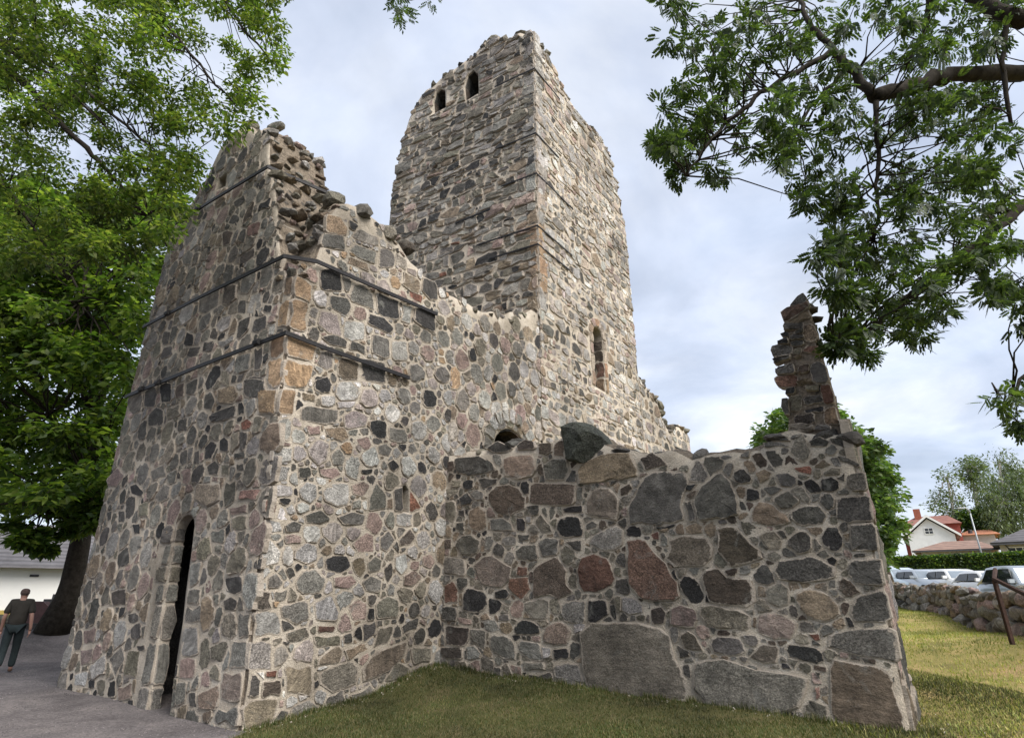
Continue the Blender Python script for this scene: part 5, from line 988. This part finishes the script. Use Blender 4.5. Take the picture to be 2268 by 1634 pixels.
# pebbles on the path and mortar crumbs along the wall foot
def pebbles(name,P,S,m,seed):
    r=np.random.default_rng(seed); n=len(P); base=np.array([(1,0,0),(-.5,.87,0),(-.5,-.87,0),(0,0,.8)]); a=r.uniform(0,6.28,n); ca,sa=np.cos(a),np.sin(a)
    B=base[None]*(1+r.normal(0,.25,(n,4,3))); X=B[...,0]*ca[:,None]-B[...,1]*sa[:,None]; Y=B[...,0]*sa[:,None]+B[...,1]*ca[:,None]
    V=(np.stack([X,Y,B[...,2]],-1)*S[:,None,None]+P[:,None]).reshape(-1,3); i=np.arange(n)*4; F=np.concatenate([np.stack([i,i+1,i+3],1),np.stack([i+1,i+2,i+3],1),np.stack([i+2,i,i+3],1)]); return fastmesh(name,V,F,m)
r=np.random.default_rng(410); n=26000; X=r.uniform(-13,-2.4,n); Y=r.uniform(5.4,19,n); k=(gravel_f(X,Y)>.6)&(np.abs(X)<Y+1.)
rel=np.stack([X,Y],1)-A0[:2]; k&=~((rel@nL[:2]<.02)&(rel@dL[:2]<6.1)&(rel@dL[:2]>0)); X,Y=X[k],Y[k]
P=np.stack([X,Y,terr(X,Y)],1); PEB=m_leaf('pebble',(.06,.055,.058),(.11,.1,.1),(.2,.18,.18),0.,.9)
tag(link('path_gravel',pebbles('path_gravel',P,r.uniform(.004,.013,len(X)),PEB,411)),'loose grey gravel strewn over the path','gravel',kind='stuff')
PT=[]
for _ in range(260):
    k=r.random()
    if k<.4: p=FR(r.uniform(0,3.6),0,abs(r.normal(0,.12))+.03)
    elif k<.85: p=FW(r.uniform(.0,uE),0,abs(r.normal(0,.14))+.04)
    else: p=FW(uE+abs(r.normal(0,.3)),0,r.normal(-.4,.4))
    PT.append(p)
P=np.array(PT); P[:,2]=terr(P[:,0],P[:,1])
tag(link('mortar_crumbs',pebbles('mortar_crumbs',P,r.uniform(.008,.026,len(P))*.9,m_leaf('crumb',(.15,.13,.1),(.28,.25,.2),(.55,.5,.44),0.,.9),412)),'pale mortar crumbs and stone chips along the foot of the walls','rubble',kind='stuff')
# ---------------------------------------------------------------- dry stone wall
r=np.random.default_rng(501)
def gz(x,y): return float(terr(x,y))
p0=np.array([7.4,6.4]); p1=np.array([18.6,31.]); wd_=(p1-p0)/np.linalg.norm(p1-p0); wn_=np.array([-wd_[1],wd_[0]]); WLn=np.linalg.norm(p1-p0)
dry=empty('dry_stone_wall',(float(p0[0]),float(p0[1]),gz(*p0)),'long dry stone wall of rounded boulders between the lawn and the parked cars','stone wall')
WD=Wall(dry)
s=0.
for lay_,(z0,hh,wdt) in enumerate(((-.12,.38,.62),(.17,.35,.52),(.42,.33,.44),(.62,.22,.36))):
    s=r.uniform(-.2,.1)
    while s<WLn:
        big=r.uniform(.8,1.7); L=.3*big
        for side in (1,-1):
            c=p0+wd_*(s+L)+wn_*side*(wdt*.5-.12*0)*.55; z=gz(*c)+z0+hh*.5+r.normal(0,.04)
            V,F=boulder_geo((c[0],c[1],z),(L*1.05,wdt*.36,hh*.55*r.uniform(.85,1.15)),r,rot=(r.uniform(-.25,.25),r.uniform(-.2,.2),math.atan2(wd_[1],wd_[0])+r.uniform(-.25,.25)),sub=2 if s<9 else 1)
            WD.add(V,F,stonecol(pick([('G',3),('N',4),('T',3),('P',2),('LG',2),('D',1)],r),r))
        s+=L*1.75
mb=MB(); q=[]
for a in np.linspace(0,WLn,30):
    c=p0+wd_*a; z=gz(*c); q.append([np.array([*(c+wn_*sx),z+zz__])-np.array(dry.location) for sx,zz__ in ((-.2,-.1),(.2,-.1),(.1,.6),(-.1,.6))])
for i in range(29): mb.add(q[i]+q[i+1],[(0,4,5,1),(1,5,6,2),(2,6,7,3),(3,7,4,0)]+([(0,1,2,3)] if i==0 else [])+([(7,6,5,4)] if i==28 else []))
mb.build('packing',m_plain('dark_earth',(.03,.026,.02),.95),dry)
WD.finish(300); dry['kind']='thing'
# iron railing end by the wall
pb=at(2236,1402,9.4); pt=at(2207,1262,9.4)
rail=empty('iron_handrail',(float(pb[0]),float(pb[1]),float(pb[2])),'rusty iron handrail with one post in front of the dry stone wall','handrail')
mb=MB(); z1=float(at(2220,1285,9.4)[2]); mb.box(-.025,.025,-.025,.025,-.15,z1-pb[2]); mb.build('post',RUST,rail)
mb=MB(); e0=at(2204,1261,9.7)-pb; e1=np.array([0,0,z1-pb[2]+.02]); e2=at(2290,1325,8.6)-pb; mb.tube([e0,e1,e2],.032,6); mb.build('rail',RUST,rail)
# ---------------------------------------------------------------- cars
SCREEN=m_plain('windscreen_glass',(.3,.34,.37),.12,.6,.1,2.); GLASS=m_plain('car_glass',(.02,.024,.026),.08,0,.1,2.,0,.6); TYRE=m_plain('tyre_rubber',(.02,.02,.02),.85); RIM=m_plain('alloy',(.35,.35,.36),.35,.8)
LAMP=m_plain('lamp_glass',(.6,.6,.62),.15); CHROME=m_plain('chrome_trim',(.2,.2,.21),.25,.9)
PAINT={'white':m_plain('white_paint',(.72,.73,.74),.25,0,.04,3.,0,.5,.8),'silver':m_plain('silver_paint',(.42,.46,.5),.3,.5,.04,3.,0,.5,.8),'pale blue':m_plain('ice_blue_paint',(.5,.58,.64),.3,.3,.04,3.,0,.5,.8),'dark':m_plain('graphite_paint',(.05,.06,.065),.3,.3,.04,3.,0,.5,.8)}
def car(px,Y,ztop,head,paint,label,hs=1.45):
    c=at(px,1300,Y); z=ztop-hs; root=empty('parked_car',(float(c[0]),float(c[1]),float(z)),label,'car','cars parked behind the dry stone wall',head)
    W=.88
    def loft(sec,name,m,par,smooth=True):     # sec: list of (y, [(halfwidth,z)...]) from front to back
        bm=bmesh.new(); rings=[]
        for y,pr in sec:
            rings.append([bm.verts.new((s*hw,y,zz)) for s,seq in ((1,pr),(-1,pr[::-1])) for hw,zz in seq])
        n=len(rings[0])
        for a,b in zip(rings[:-1],rings[1:]):
            for i in range(n): bm.faces.new((a[i],a[(i+1)%n],b[(i+1)%n],b[i]))
        bm.faces.new(rings[0]); bm.faces.new(rings[-1][::-1]); bmesh.ops.recalc_face_normals(bm,faces=bm.faces)
        me=bpy.data.meshes.new(name); bm.to_mesh(me); bm.free(); me.materials.append(m)
        if smooth: me.polygons.foreach_set('use_smooth',[len(p.vertices)==4 for p in me.polygons])
        return link(name,me,None,par)
    body=loft([(-2.12,[(.62,.3),(.7,.45),(.66,.62)]),(-2.0,[(.8,.24),(.85,.5),(.78,.7)]),(-1.2,[(W,.22),(W+.02,.55),(.84,.86)]),(-.75,[(W,.22),(W+.02,.58),(.86,.92)]),(.9,[(W,.22),(W+.02,.6),(.86,.95)]),(1.7,[(W,.24),(W,.6),(.82,.95)]),(2.05,[(.82,.28),(.84,.6),(.76,.88)]),(2.12,[(.72,.34),(.74,.6),(.68,.8)])],'body',PAINT[paint],root)
    h=hs
    cab=loft([(-.78,[(.84,.90),(.8,.93)]),(-.3,[(.8,1.1),(.72,h-.09)]) if False else (-.32,[(.8,1.0),(.66,h-.1)]),(0.05,[(.8,1.0),(.64,h-.01)]),(.7,[(.8,1.0),(.64,h)]),(1.35,[(.8,1.0),(.62,h-.06)]),(1.95,[(.8,.9),(.74,.97)])],'cabin',PAINT[paint],root)
    def pane(q,name='window',gm=None):
        q=[Vector(p) for p in q]; n=(q[1]-q[0]).cross(q[2]-q[0]).normalized(); cc=sum(q,Vector())/len(q)
        if n.dot(cc-Vector((0,.5,.8)))<0: n=-n
        k=len(q); vs_=[p+n*.012 for p in q]+[p-n*.02 for p in q]; me=pymesh(name,vs_,[tuple(range(k)),tuple(range(2*k-1,k-1,-1))]+[(i,i+k,(i+1)%k+k,(i+1)%k) for i in range(k)],gm or GLASS); return link(name,me,None,root)
    pane([(-.7,-.74,.965),(.7,-.74,.965),(.6,-.34,h-.13),(-.6,-.34,h-.13)],'windscreen',SCREEN); pane([(-.66,1.86,1.0),(.66,1.86,1.0),(.56,1.42,h-.12),(-.56,1.42,h-.12)],'rear_window')
    for s in (-1,1):
        pane([(s*.825,-.5,.99),(s*.825,.42,1.0),(s*.70,.42,h-.12),(s*.705,-.2,h-.14)]); pane([(s*.825,.5,1.0),(s*.825,1.5,1.02),(s*.70,1.2,h-.13),(s*.70,.5,h-.12)])
        mb=MB(); mb.box(s*.93-.09,s*.93+.09,-.6,-.48,.96,1.1); mb.build('wing_mirror',PAINT[paint],root)
        mb=MB(); mb.box(s*.6-.16,s*.6+.16,-2.11,-1.95,.56,.68); mb.build('headlight',LAMP,root)
        for y in (-1.32,1.32):
            mb=MB(); mb.tube([(s*.72,y,.31),(s*.92,y,.31)],.31,18); wl=mb.build('wheel',TYRE,root); mb=MB(); mb.tube([(s*.90,y,.31),(s*.93,y,.31)],.2,14); mb.build('rim',RIM,wl)
    mb=MB(); mb.box(-.45,.45,-2.16,-2.08,.36,.5); mb.build('grille',CHROME,root)
    return root
hd_=lambda a: R_(a)
car(1998,36.,3.13,hd_(-2),'pale blue','pale blue car half hidden by maple leaves, farthest left of the parked row',1.55)
car(2052,34.,2.96,hd_(-4),'silver','silver car second from the maple tree in the parked row')
car(2126,32.,2.90,hd_(-6),'white','white car in the middle of the row parked behind the dry stone wall')
car(2202,29.,2.70,hd_(-8),'white','white car just beyond the slanting end of the rusty handrail')
car(2282,24.,2.70,hd_(-8),'silver','large silver car cut by the right edge of the picture',1.62)
# ---------------------------------------------------------------- street lamp
lb=at(2184,1262,42.); lt=at(2151,1135,42.); z0=2.2
lamp=empty('street_lamp',(float(lb[0]),float(lb[1]),z0),'slim grey street lamp with curved arm rising above the hedge','street lamp')
GAL=m_plain('galvanised_steel',(.3,.32,.33),.5,.5); hgt=float(lt[2])-z0
mb=MB(); mb.tube([(0,0,0),(0,0,hgt*.5),(0,0,hgt)],[.07,.055,.045],10); mb.build('post',GAL,lamp,True)
mb=MB(); mb.tube([(0,0,hgt-.01),(-.08,0,hgt+.22),(-.25,0,hgt+.34),(-.45,0,hgt+.34)],[.06,.055,.05,.05],8); mb.build('arm',GAL,lamp,True)
mb=MB(); mb.box(-.85,-.4,-.1,.1,hgt+.27,hgt+.37); mb.build('lamp_head',GAL,lamp)
# ---------------------------------------------------------------- houses on the right
def m_roof(name,col):
    m,t,b=mat(name); p=pos(t); n=N(t,'ShaderNodeTexWave',i_Scale=1.4,i_Distortion=1.5,i_Detail=2.); n.bands_direction='Z'; L_(t,p,n.inputs['Vector'])
    a=ramp(t,[(.2,.75),(.8,1.15)]); L_(t,n.outputs[0],a.inputs[0]); v=ramp(t,[(.3,.75),(.7,1.25)]); L_(t,tnoise(t,p,1.6,5),v.inputs[0])
    L_(t,mix(t,'MULTIPLY',1.,mix(t,'MULTIPLY',1.,tuple(col),a.outputs[0]),v.outputs[0]),b.inputs['Base Color']); b.inputs['Roughness'].default_value=.85; bump(t,b,n.outputs[0],.6,.05); return m
ROOF_BR=m_roof('brown_tiles',(.2,.125,.095)); ROOF_RED=m_roof('red_tiles',(.2,.088,.068)); ROOF_OR=m_roof('orange_tiles',(.36,.15,.08)); ROOF_DK=m_roof('dark_felt',(.05,.05,.055))
WALLW=m_plain('white_boards',(.72,.73,.74),.8,0,.08,2.); WALLG=m_plain('grey_render',(.42,.4,.37),.9,0,.1,2.); TRIM=m_plain('white_trim',(.78,.78,.77),.6,0,.04); BRICK=m_plain('chimney_brick',(.3,.1,.06),.9,0,.25,4.); GLZ=m_plain('window_glass',(.03,.035,.04),.1,0,.1)
GREYROOF=m_roof('grey_slate',(.085,.08,.085))
def rect_obj(name,m,par,pts,off=None):
    """closed plate from 4+ coplanar local points, 8 cm thick along off"""
    q=[np.asarray(p,float) for p in pts]; o_=np.asarray(off if off is not None else (0,.08,0),float); k=len(q)
    me=pymesh(name,[*q,*[p+o_ for p in q]],[tuple(range(k)),tuple(range(2*k-1,k-1,-1))]+[(i,i+k,(i+1)%k+k,(i+1)%k) for i in range(k)],m); return link(name,me,None,par)
def win(par,x0,x1,z0,z1,y,mull=1,bars=1):
    o=rect_obj('window',TRIM,par,[(x0,y-.06,z0),(x1,y-.06,z0),(x1,y-.06,z1),(x0,y-.06,z1)],(0,.07,0)); W=(x1-x0); H=(z1-z0); f=.09*min(W,H)+.02
    nx,nz=mull+1,bars+1
    for i in range(nx):
        for j in range(nz):
            a,b=x0+f+(W-2*f)*i/nx+(f*.35 if i else 0),x0+f+(W-2*f)*(i+1)/nx-(f*.35 if i<nx-1 else 0); c,d=z0+f+(H-2*f)*j/nz+(f*.35 if j else 0),z0+f+(H-2*f)*(j+1)/nz-(f*.35 if j<nz-1 else 0)
            rect_obj('pane',GLZ,o,[(a,y-.075,c),(b,y-.075,c),(b,y-.075,d),(a,y-.075,d)],(0,.01,0))
    return o
def facing(name,px,Y,zg,label,cat):
    """a building whose front squarely faces the viewpoint's side of the street"""
    c=at(px,1250,Y); az=math.atan2(c[0],c[1]); root=empty(name,(float(c[0]),float(c[1]),zg),label,cat,None,-az)
    ex_=np.array([math.cos(az),-math.sin(az),0]); ey=np.array([math.sin(az),math.cos(az),0])
    def hit(x,y):
        d=ray(x,y); return C0+d*(((c-C0)@ey)/(d@ey))
    return root,(lambda x,y=1210: float((hit(x,y)-c)@ex_)),(lambda x,y: float(hit(x,y)[2]-zg))
def house(name,label,px,Y,zg,builder,rot=0.):
    root,toX,toZ=facing(name,px,Y,zg,label,'house')
    builder(root,toX,toZ); return root
def b_white(root,X,Z):
    xa,xl,xr=X(2051,1144),X(1999,1184),X(2127,1186); za,ze=Z(2051,1144),Z(2040,1186); D=9.
    rect_obj('wall',WALLW,root,[(xl+.5,0,0),(xr-.5,0,0),(xr-.5,0,ze),(xa,0,za-.25),(xl+.5,0,ze)],(0,D,0))
    for a,b,zb in ((xl-.1,xa,ze-.2),(xr+.1,xa,ze-.2)): rect_obj('roof',ROOF_RED,root,[(a,-.4,zb),(b,-.4,za),(b,-.4,za+.22),(a,-.4,zb+.22)],(0,D+.8,0)); rect_obj('bargeboard',TRIM,root,[(a,-.46,zb-.1),(b,-.46,za-.1),(b,-.46,za+.2),(a,-.46,zb+.2)],(0,.055,0))
    win(root,X(2047,1176),X(2068,1176),Z(2058,1183),Z(2058,1168),0)
    # rear wing with hipped red roof
    k_=86.5/74.
    zr,zv=(Z(2060,1147)+1.4)*k_-1.4,(Z(2060,1171)+1.4)*k_-1.4; x0,x1=X(1994,1170)*k_,X(2127,1170)*k_
    m=MB(); m.add([(x0,D-1,zv),(x1,D-1,zv),(x1,D+8,zv),(x0,D+8,zv),(x0+2.2,D+3.5,zr),(x1-1.2,D+3.5,zr)],[(0,1,5,4),(1,2,5),(2,3,4,5),(3,0,4),(3,2,1,0)]); m.build('rear_roof',ROOF_RED,root)
    m=MB(); m.box(x0+.3,x1-.3,D-.6,D+7.6,0,zv-.004); m.build('rear_wing',m_plain('red_boards',(.25,.06,.045),.85),root)
    rf=MB(); rf.box(X(2024,1140)*k_,X(2039,1140)*k_,D+2,D+3,zv,(Z(2031,1134)+1.4)*k_-1.4); rf.build('chimney',BRICK,root)
def b_brown(root,X,Z):
    x0,x1=X(2018),X(2214); ze,zr=Z(2110,1217),Z(2120,1191); D=8.
    m=MB(); m.add([(x0,-.6,ze),(x1,-.6,ze),(x1,D+.6,ze),(x0,D+.6,ze),(X(2087,1191),D/2,zr),(X(2163,1191),D/2,zr)],[(0,1,5,4),(1,2,5),(2,3,4,5),(3,0,4),(3,2,1,0)]); m.build('roof',ROOF_BR,root)
    rect_obj('gutter',ROOF_DK,root,[(x0,-.75,ze-.16),(x1,-.75,ze-.16),(x1,-.75,ze),(x0,-.75,ze)],(0,.13,0))
    rect_obj('wall',WALLG,root,[(x0+.7,0,0),(x1-.7,0,0),(x1-.7,0,ze-.005),(x0+.7,0,ze-.005)],(0,D,0))
    for a in (2056,2070,2084): win(root,X(a),X(a+10),Z(a,1237),Z(a,1231),0,0,0)
def b_orange(root,X,Z):
    x0,x1=X(2118,1183),X(2216,1183); ze,zr=Z(2160,1184),Z(2170,1168); D=8.
    m=MB(); m.add([(x0,-.5,ze),(x1,-.5,ze),(x1,D+.5,ze),(x0,D+.5,ze),(X(2141,1168),D/2,zr),(X(2192,1168),D/2,zr)],[(0,1,5,4),(1,2,5),(2,3,4,5),(3,0,4),(3,2,1,0)]); m.build('roof',ROOF_OR,root)
    rect_obj('wall',WALLG,root,[(x0+.6,0,0),(x1-.6,0,0),(x1-.6,0,ze-.005),(x0+.6,0,ze-.005)],(0,D,0))
    m=MB(); m.tube([(X(2158),1.,ze),(X(2158),1.,Z(2158,1171))],.25,8); m.build('flue',ROOF_DK,root)
def b_right(root,X,Z):
    x0,x1=X(2193,1201),X(2420); ze,zr=Z(2240,1201),Z(2300,1150); D=9.
    m=MB(); m.add([(x0,-.8,ze),(x1,-.8,ze),(x1,D+.8,ze),(x0,D+.8,ze),(X(2290,1150),D/2,zr),(X(2390),D/2,zr)],[(0,1,5,4),(1,2,5),(2,3,4,5),(3,0,4),(3,2,1,0)]); m.build('roof',GREYROOF,root)
    rect_obj('eaves_board',ROOF_DK,root,[(x0,-.93,ze-.22),(x1,-.93,ze-.22),(x1,-.93,ze+.02),(x0,-.93,ze+.02)],(0,.12,0))
    rect_obj('wall',WALLG,root,[(X(2214),0,0),(x1-.7,0,0),(x1-.7,0,ze-.005),(X(2214),0,ze-.005)],(0,D,0))
    win(root,X(2229),X(2300),Z(2250,1237),Z(2250,1210),0,3,0)
    m=MB(); m.tube([(X(2228),-.5,ze-.2),(X(2233),-.12,ze-.5),(X(2233),-.12,0)],.06,6); m.build('drainpipe',ROOF_DK,root)
house('gabled_house','white boarded house with steep gable, red roof and brick chimney','2050' and 2050,74.,3.,b_white)
house('bungalow','low grey bungalow with wide brown hipped roof behind the hedge',2110,58.,2.4,b_brown)
house('orange_roofed_house','distant house with bright orange hipped roof under the trees',2170,80.,3.,b_orange)
house('dark_roofed_house','grey house with dark overhanging roof and wide window at the right edge',2260,50.,2.3,b_right)
# ---------------------------------------------------------------- left background: white building, grave, cross, person
wb,X,Z=facing('white_building',60,34.,.8,'long low building with brilliant white wall and dark grey roof behind the churchyard','building')
ze,zr=Z(60,1256),Z(60,1150)
rect_obj('wall',m_plain('whitewash',(.8,.79,.76),.85,0,.03,1.),wb,[(-14.,0,-.6),(9.,0,-.6),(9.,0,ze),(-14.,0,ze)],(0,9,0))
rect_obj('roof',ROOF_DK if False else m_roof('grey_sheet_roof',(.1,.095,.1)),wb,[(-15.,-.7,ze-.05),(10.,-.7,ze-.05),(10.,4.5,zr),(-15.,4.5,zr)],(0,.05,.12))
rect_obj('rear_roof',GREYROOF,wb,[(-15.,9.6,ze-.05),(10.,9.6,ze-.05),(10.,4.56,zr),(-15.,4.56,zr)],(0,-.02,.12))
rect_obj('vent',ROOF_DK,wb,[(X(84),-.06,Z(90,1277)),(X(104),-.06,Z(90,1277)),(X(104),-.06,Z(90,1272)),(X(84),-.06,Z(90,1272))],(0,.05,0))
rect_obj('plinth',m_plain('ochre_plinth',(.45,.33,.1),.9),wb,[(-14.,-.1,-.6),(9.,-.1,-.6),(9.,-.1,Z(60,1350)),(-14.,-.1,Z(60,1350))],(0,.09,0))
# low churchyard wall strip behind the graves
yw=empty('churchyard_border',tuple(at(60,1385,22.5)*[1,1,0]+[0,0,.7]),'low dark earth and stone border behind the gravestone','stone border')
o_=np.array(yw.location)
rb=np.random.default_rng(77); WY=Wall(yw)
for k in range(34):
    a=-9+k*.42; p=np.array([o_[0]+a*.75,o_[1]+a*.3,gz(o_[0]+a*.75,o_[1]+a*.3)+.15]); V,F=boulder_geo(p,(.28,.24,.26*rb.uniform(.7,1.2)),rb,sub=1); WY.add(V,F,stonecol(pick([('D',3),('N',3),('B',2)],rb),rb))
WY.finish(300); yw['kind']='thing'
gp=at(82,1375,20.3); gzv=gz(gp[0],gp[1]); grave=empty('gravestone',(float(gp[0]),float(gp[1]),gzv),'dark reddish old gravestone with shaped top beyond the walking person','gravestone')
S_=20.3/1380; ht=float(at(82,1332,20.3)[2])-gzv
mb=MB(); mb.prism([(-.42,0),(.42,0),(.4,ht*.55),(.62,ht*.78),(.6,ht*.9),(.3,ht*.84),(.12,ht),(-.15,ht*1.02),(-.34,ht*.9),(-.42,ht*.7)],-.12,.12); mb.build('slab',m_plain('red_granite',(.09,.04,.035),.6,0,.3,9.,.4),grave)
mb=MB(); mb.box(-.55,.55,-.25,.25,-.1,.16); mb.build('base',m_plain('dark_granite',(.05,.045,.04),.8,0,.3,9.,.4),grave)
cp=at(113,1372,20.8); czv=gz(cp[0],cp[1]); cross=empty('stone_cross',(float(cp[0]),float(cp[1]),czv),'weathered grey stone cross standing by the chestnut trunk','cross')
ch=float(at(113,1315,20.8)[2])-czv; CG=m_plain('cross_stone',(.1,.095,.095),.9,0,.3,8.,.5)
mb=MB(); mb.prism([(-.13,0),(.13,0),(.1,ch),(-.1,ch)],-.08,.08); mb.build('shaft',CG,cross); mb=MB(); mb.box(-.36,.36,-.084,.084,ch*.66,ch*.85); mb.build('arms',CG,cross); mb=MB(); mb.box(-.36,.36,-.25,.25,-.1,.22); mb.build('base',CG,cross)
# ---------------------------------------------------------------- person walking away
pp=gnd(20,1492,.0); pz=gz(pp[0],pp[1]); pd=15.8
pp=at(6,1488,14.2); pz=gz(pp[0],pp[1])
SKIN=m_plain('skin',(.3,.17,.13),.6,0,.1,9.); SHIRT=m_plain('olive_grey_tshirt',(.036,.033,.029),.95,0,.2,6.,.3,.1); JEANS=m_plain('dark_green_trousers',(.024,.032,.034),.9,0,.25,7.,.3,.1); SHOE=m_plain('brown_shoe',(.08,.045,.03),.7,0,.2); HAIR=m_plain('grey_brown_hair',(.085,.06,.055),.95,0,.4,30.,.6,.1)
person=empty('person',(float(pp[0]),float(pp[1]),pz),'person in olive grey T-shirt and dark trousers walking away on the gravel path','person',None,R_(35))
def skin(name,J,E,Rr,m,sub=2,root=0):
    me=bpy.data.meshes.new(name); me.from_pydata(J,E,[]); o=bpy.data.objects.new(name,me); COL.objects.link(o)
    sk=o.modifiers.new('s','SKIN'); sk.use_smooth_shade=True
    for i,v_ in enumerate(me.skin_vertices[0].data): v_.radius=Rr[i] if isinstance(Rr[i],tuple) else (Rr[i],Rr[i]); v_.use_root=(i==root)
    sb=o.modifiers.new('d','SUBSURF'); sb.levels=sub; sb.render_levels=sub
    bpy.context.view_layer.update(); dg=bpy.context.evaluated_depsgraph_get(); new=bpy.data.meshes.new_from_object(o.evaluated_get(dg)); new.name=name; new.materials.clear(); new.materials.append(m)
    bpy.data.objects.remove(o); bpy.data.meshes.remove(me); ob=link(name,new,None,person); return ob
# x right, y forward (away), z up; mid-stride, left leg back
hipL,hipR=(-.09,0,.93),(.09,0,.93); knL,knR=(-.1,-.02,.5),(.1,.16,.51); anL,anR=(-.1,-.26,.13),(.1,.2,.09); 
J=[(0,0,.98),(0,0,1.15),(0,.01,1.36),(0,.01,1.47),(0,.02,1.53),(0,.03,1.6),(0,.035,1.68),(0,.035,1.74),hipL,knL,anL,(-.1,-.17,.05),hipR,knR,anR,(.1,.33,.05),
   (-.17,.0,1.43),(-.24,-.02,1.16),(-.25,.1,.93),(-.245,.13,.86),(.17,.0,1.43),(.24,-.08,1.16),(.27,-.06,.93),(.275,-.04,.86)]
E_=[(0,1),(1,2),(2,3),(3,4),(4,5),(5,6),(6,7),(0,8),(8,9),(9,10),(10,11),(0,12),(12,13),(13,14),(14,15),(3,16),(16,17),(17,18),(18,19),(3,20),(20,21),(21,22),(22,23)]
Rr=[(.14,.1),(.14,.1),(.15,.11),(.12,.09),.052,(.08,.095),(.09,.108),(.06,.07),.085,.056,.04,.035,.085,.056,.04,.035,.062,.043,.034,.03,.062,.043,.034,.03]
skin('body',J,E_,Rr,SKIN)
for sx,(hx,hy,hz) in ((-1,(-.245,.13,.86)),(1,(.275,-.04,.86))):     # hands: palm and five fingers
    pts=[(hx,hy,hz+.02),(hx,hy+.01,hz-.05)]; ed=[(0,1)]; rr_=[(.028,.02),(.036,.018)]
    for f,(oy,ln) in enumerate(((-.028,.06),(-.01,.075),(.01,.07),(.028,.055))):
        k=len(pts); pts+=[(hx,hy+oy,hz-.065),(hx-sx*.008,hy+oy+.006,hz-.07-ln*.55),(hx-sx*.022,hy+oy+.012,hz-.07-ln)]; ed+=[(1,k),(k,k+1),(k+1,k+2)]; rr_+=[.0095,.009,.0075]
    k=len(pts); pts+=[(hx-sx*.01,hy+.045,hz-.03),(hx-sx*.02,hy+.058,hz-.07)]; ed+=[(0,k),(k,k+1)]; rr_+=[.011,.009]
    skin('hand',pts,ed,rr_,SKIN,1)
skin('tshirt',[(0,0,.9),(0,0,1.15),(0,.01,1.38),(0,.012,1.52),(-.17,0,1.455),(-.235,-.015,1.2),(.17,0,1.455),(.24,-.07,1.2)],[(0,1),(1,2),(2,3),(2,4),(4,5),(2,6),(6,7)],[(.19,.14),(.185,.14),(.19,.145),(.09,.08),(.09,.085),(.08,.075),(.09,.085),(.08,.075)],SHIRT)
skin('trousers',[(0,0,.99),hipL,knL,(-.1,-.24,.16),hipR,knR,(.1,.195,.11)],[(0,1),(1,2),(2,3),(0,4),(4,5),(5,6)],[(.165,.12),.11,.08,.07,.11,.08,.07],JEANS)
for a,b in (((-.1,-.28,.09),(-.1,-.14,.04)),((.1,.17,.06),(.1,.36,.045))): skin('shoe',[a,((a[0]+b[0])/2,(a[1]+b[1])/2,(a[2]+b[2])/2+.012),b],[(0,1),(1,2)],[(.05,.05),(.052,.045),(.045,.035)],SHOE,1)
skin('hair',[(0,-.012,1.585),(0,-.005,1.66),(0,.02,1.75)],[(0,1),(1,2)],[(.08,.07),(.1,.1),(.085,.095)],HAIR)
for s in (-1,1): skin('ear',[(s*.076,.04,1.635),(s*.079,.035,1.665)],[(0,1)],[(.012,.02),(.012,.02)],SKIN,1)
